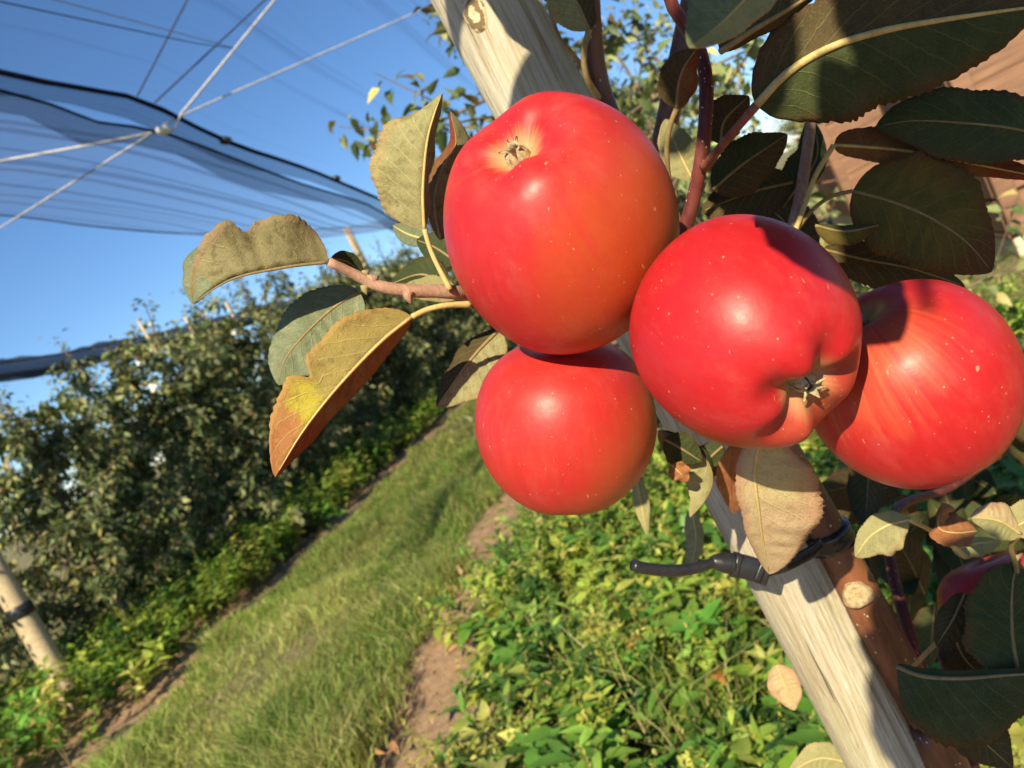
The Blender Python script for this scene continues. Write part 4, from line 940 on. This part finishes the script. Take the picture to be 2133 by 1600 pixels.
# ================================================================== APPLES
PROF = [(0, .345), (.03, .346), (.07, .365), (.12, .402), (.18, .428), (.25, .428), (.33, .39), (.42, .275), (.48, .13), (.5, -.03), (.485, -.18), (.43, -.32), (.34, -.41), (.24, -.448), (.16, -.44), (.09, -.395), (.04, -.33), (0, -.30)]
def apple(px, py, d, D, axis, mat, label, seed, lobes=.02, body=.02, sx=1.0, sy=1.0, hr=1.0, roll_=0.0, calyx=True, pos=None, ph=None, rnd=0.0, group="apples hanging on the near tree"):
    r = np.random.default_rng(seed); c = at(px, py, d) if pos is None else np.array(pos, float)
    pr = spline([(a, b, 0) for a, b in PROF], 92)[:, :2]; pr[:, 0] = np.maximum(pr[:, 0], 0); K = 112
    ph = r.uniform(0, 6.28) if ph is None else ph; p2, p3 = r.uniform(0, 6.28, 2)
    z = dirw(axis) if pos is None else norm(np.array(axis, float)); x = norm(np.cross([.3, .2, .9], z)); y = np.cross(z, x)
    x, y = x * math.cos(roll_) + y * math.sin(roll_), y * math.cos(roll_) - x * math.sin(roll_)
    B = np.stack([x, y, z], 1)
    V = []
    for (rho, zz) in pr:
        for j in range(K):
            a = 2 * math.pi * j / K
            cz = math.exp(-((rho - .19) / .12) ** 2) if zz > 0 else 0
            sz = math.exp(-((rho - .22) / .12) ** 2) if zz < 0 else 0
            lob = math.cos(5 * a + ph) * .8 + .5 * math.cos(2 * a + p2)
            rr = rho * (1 + body * .6 * math.cos(5 * a + ph) * (.5 + zz) + body * math.cos(2 * a + p2) + body * .8 * math.cos(a + p3) + body * .4 * math.cos(3 * a + p2))
            z1 = zz * hr + lobes * lob * cz + .012 * math.cos(a + p3) * sz + .01 * rho * math.cos(a + p2)
            V.append((rr * math.cos(a), rr * math.sin(a), z1))
    V = np.array(V)
    if rnd: V = V * (1 - rnd) + norm(V) * .485 * rnd
    V = V * D
    # uneven growth seen across and along the view
    W = V @ B.T
    if pos is None:
        Cc = W @ RM; Cc[:, 0] *= sx; Cc[:, 1] *= sy; W = Cc @ RM.T
    V = W @ B
    n = len(pr); F = [(i * K + j, i * K + (j + 1) % K, (i + 1) * K + (j + 1) % K, (i + 1) * K + j) for i in range(n - 1) for j in range(K)]
    root = empty("apple"); mw = Matrix.Identity(4)
    for i in range(3):
        for q in range(3): mw[i][q] = B[i, q]
        mw[i][3] = c[i]
    root.matrix_world = mw
    mesh_obj("skin", V, F, mat, root)
    if calyx:
        cx = mesh_obj("calyx", *tube_geo(np.array([[0, 0, .335], [0, 0, .352], [.0, 0, .358]]) * D, [.062 * D, .050 * D, .024 * D], 14), M['calyx'], root)
        mesh_obj("calyx_hole", *tube_geo(np.array([[0, 0, .350], [0, 0, .3605]]) * D, [.017 * D, .014 * D], 10), M['calyx_dark'], cx)
        for q in range(5):
            a = q * 1.2566 + ph + r.normal(0, .15); u = np.array([math.cos(a), math.sin(a), 0]); l = r.uniform(1.0, 1.7)
            pts = [u * .045 * D + [0, 0, .345 * D], u * .040 * D + [0, 0, (.345 + .035 * l) * D], u * (.018 + .012 * r.random()) * D + [0, 0, (.345 + .05 * l) * D], u * (.045 * l) * D + [0, 0, (.345 + .065 * l) * D]]
            tg = np.array([-u[1], u[0], 0]); pp = spline(pts, 10); SV, SF = [], []
            for i, p in enumerate(pp):
                w = .032 * D * (1 - (i / 9) ** 1.5) + .001 * D
                SV += [p - tg * w, p + u * .004 * D, p + tg * w]
            SF = [(i * 3 + k, i * 3 + k + 1, i * 3 + 4 + k, i * 3 + 3 + k) for i in range(9) for k in range(2)]
            so_ = mesh_obj("sepal", SV, SF, M['calyx'], cx); sm = so_.modifiers.new("thickness", 'SOLIDIFY'); sm.thickness = .0006
    mesh_obj("stem", *tube_geo(spline([(0, 0, -.31 * D), (.01 * D, 0, -.42 * D), (.03 * D, .02 * D, -.55 * D)], 10), [.0012, .0011, .0015], 8), M['twig'], root)
    tag(root, label, "apple", group); return root
RED = (.47, .019, .024); RED2 = (.43, .013, .018)
def toobj(axis, v, roll_=0.0):
    z = dirw(axis); x = norm(np.cross([.3, .2, .9], z)); y = np.cross(z, x); w = dirw(v); return (w @ x, w @ y, w @ z)
A1 = (-.47, -.58, -.66); A2 = (.44, .57, -.70); A3 = (.15, .95, .28); A4 = (.62, .74, .20)
apple(1163, 468, .276, .0835, A1, mat_apple("apple_skin_upper", RED, (.46, .075, .016), toobj(A1, (.8, .35, -.35)), .24, (.05, 1.05), 1.3), "red apple highest in the cluster, orange cheek and calyx facing up", 21, .020, .018, .955, 1.0)
apple(1552, 697, .243, .0680, A2, mat_apple("apple_skin_middle", RED2, (.30, .075, .03), toobj(A2, (.7, .65, .1)), .25, (.35, 1.15), 4.1, (.42, .22, .10)), "shiny red apple in the middle front with creased calyx end", 22, .040, .014, .97, 1.0, ph=.4)
apple(1178, 884, .312, .0722, A3, mat_apple("apple_skin_lower", (.46, .026, .022), (.40, .095, .02), toobj(A3, (.85, .45, .1)), .22, (.1, .95), 7.7), "orange red apple lowest in the cluster, tucked under the upper one", 23, .02, .012, rnd=.6, calyx=False)
apple(1896, 803, .272, .0705, A4, mat_apple("apple_skin_right", (.44, .014, .018), (.52, .11, .045), toobj(A4, (-.75, -.25, -.6)), .36, (.60, 1.25), 2.2), "rightmost red apple streaked with pale orange", 24, .012, .018, .97, 1.0, calyx=False, rnd=.5)
MS = mat_apple("apple_skin_dark", (.50, .02, .022), (.5, .1, .03), (.3, .2, .9), .3, (.3, 1.0), 5.0)
apple(2095, 1275, .455, .066, (.3, .8, -.2), MS, "dim red apple in shade behind dark leaves at the lower right", 25)
g_ = RM @ np.array([1405 - CX, 1018 - CY, FPX]); g_ = g_ * ((.05 - H) / g_[2]) + ORG
apple(0, 0, 0, .074, (.4, -.5, .6), MS, "fallen red apple lying in the weeds", 26, pos=(g_[0], g_[1], .034), group="fallen apples")

# ================================================================== THE TREE TIE
TIE = empty("tree_tie", at(1560, 1180, .39)); TIE.location = (0, 0, 0)
def ring_at(px, py, hd, R0, hgt, mat, name):
    c = ath(px, py, hd); i = int(np.argmin(np.linalg.norm(tpath - c, axis=1))); axd = norm(tpath[i + 1] - tpath[i - 1]); c = tpath[i]
    prof = [(-1.0, -.9), (-.92, .9), (-.3, 1.0), (-.1, .82), (.1, .82), (.3, 1.0), (.92, .9), (1.0, -.9)]
    return mesh_obj(name, *tube_geo(np.array([c + axd * hgt * a for a, b in prof]), [R0 + .0017 * b for a, b in prof], 26), M[mat], TIE)
ring_at(1722, 1122, .418, .0112, .0055, 'rubber', "trunk_band")
def flat(name, pts, w, th, mat, wdir, n=30):
    P = spline(wp(pts), n); T = norm(np.gradient(P, axis=0)); wd = norm(dirw(wdir) - T * (T @ dirw(wdir))[:, None]); nn = np.cross(T, wd); V, F = [], []
    for i in range(n):
        for a, b in ((-1, -.6), (-.8, -1), (.8, -1), (1, -.6), (1, .6), (.8, 1), (-.8, 1), (-1, .6)): V.append(P[i] + wd[i] * w / 2 * a + nn[i] * th / 2 * b)
    F = [(i * 8 + j, i * 8 + (j + 1) % 8, i * 8 + 8 + (j + 1) % 8, i * 8 + 8 + j) for i in range(n - 1) for j in range(8)] + [tuple(range(8))[::-1], tuple((n - 1) * 8 + j for j in range(8))]
    return mesh_obj(name, V, F, M[mat], TIE)
flat("strap", [(1580, 1190, .388), (1630, 1180, .392), (1690, 1150, .398), (1712, 1130, .40)], .0062, .002, 'rubber', (.2, 1, 0))
mesh_obj("tail", *tube_geo(spline(wp([(1318, 1177, .374), (1345, 1184, .376), (1400, 1189, .38), (1450, 1183, .384), (1492, 1170, .387)]), 30), [.0028, .0029, .0028, .0024], 14), M['black'], TIE)
bk = mesh_obj("buckle", *merge([tube_geo(spline(wp([(1482, 1170, .3865), (1492, 1170, .387), (1515, 1173, .388), (1528, 1175, .388)]), 14), [.0026, .0042, .0052, .0052], 16)]), M['black'], TIE)
flat("buckle_block", [(1536, 1178, .388), (1560, 1183, .388), (1598, 1196, .388)], .0112, .0075, 'black', (-.2, 1, 0), 12)
flat("buckle_collar", [(1526, 1175, .388), (1538, 1178, .388)], .0118, .0085, 'black', (-.2, 1, 0), 4)
flat("buckle_lip", [(1578, 1188, .3835), (1590, 1193, .3835)], .0100, .0016, 'black', (-.2, 1, 0), 4)
tag(TIE, "black plastic tie strapping the trunk to the wooden stake", "tie")

# ================================================================== fallen leaves on the weeds
LC = [(.55, .24, .07), (.42, .27, .13), (.50, .34, .16), (.30, .14, .06)]
for i, (px, py, z, s, ci) in enumerate([(1338, 1325, .15, .05, 0), (960, 1235, .03, .07, 1), (1000, 1130, .03, .07, 2), (935, 1330, .03, .06, 1), (1145, 1530, .06, .06, 3), (905, 1480, .03, .05, 2), (1180, 1290, .12, .05, 1), (1480, 1400, .13, .05, 0), (610, 1340, .03, .06, 2)]):
    g0 = RM @ np.array([px - CX, py - CY, FPX]); g0 = g0 * ((z - H) / g0[2]) + ORG
    a = rng.uniform(0, 6.28); d = np.array([[math.cos(a), math.sin(a), .15]])
    V, F = scatter_leaves(np.zeros((1, 3)), d, np.array([[.2, -.3, 1.0]]), s, s * .55, .5, .35)
    o = mesh_obj("fallen_leaf", V, F, M['weed'], None, True, None, np.repeat(np.array([LC[ci]]), 7, 0)); o.location = g0
    sm = o.modifiers.new("thickness", 'SOLIDIFY'); sm.thickness = .0006
    tag(o, ["bright orange fallen leaf on the weeds left of the stake", "tan fallen leaf on bare soil beside the grass", "pale fallen leaf below the lowest apple", "tan fallen leaf at the weed edge", "dark brown fallen leaf in the weeds at the picture bottom", "pale fallen leaf at the grass border near the bottom", "tan fallen leaf among weeds below the lowest apple", "orange fallen leaf near the stake foot", "pale fallen leaf in the middle of the grass"][i], "leaf", "fallen leaves")
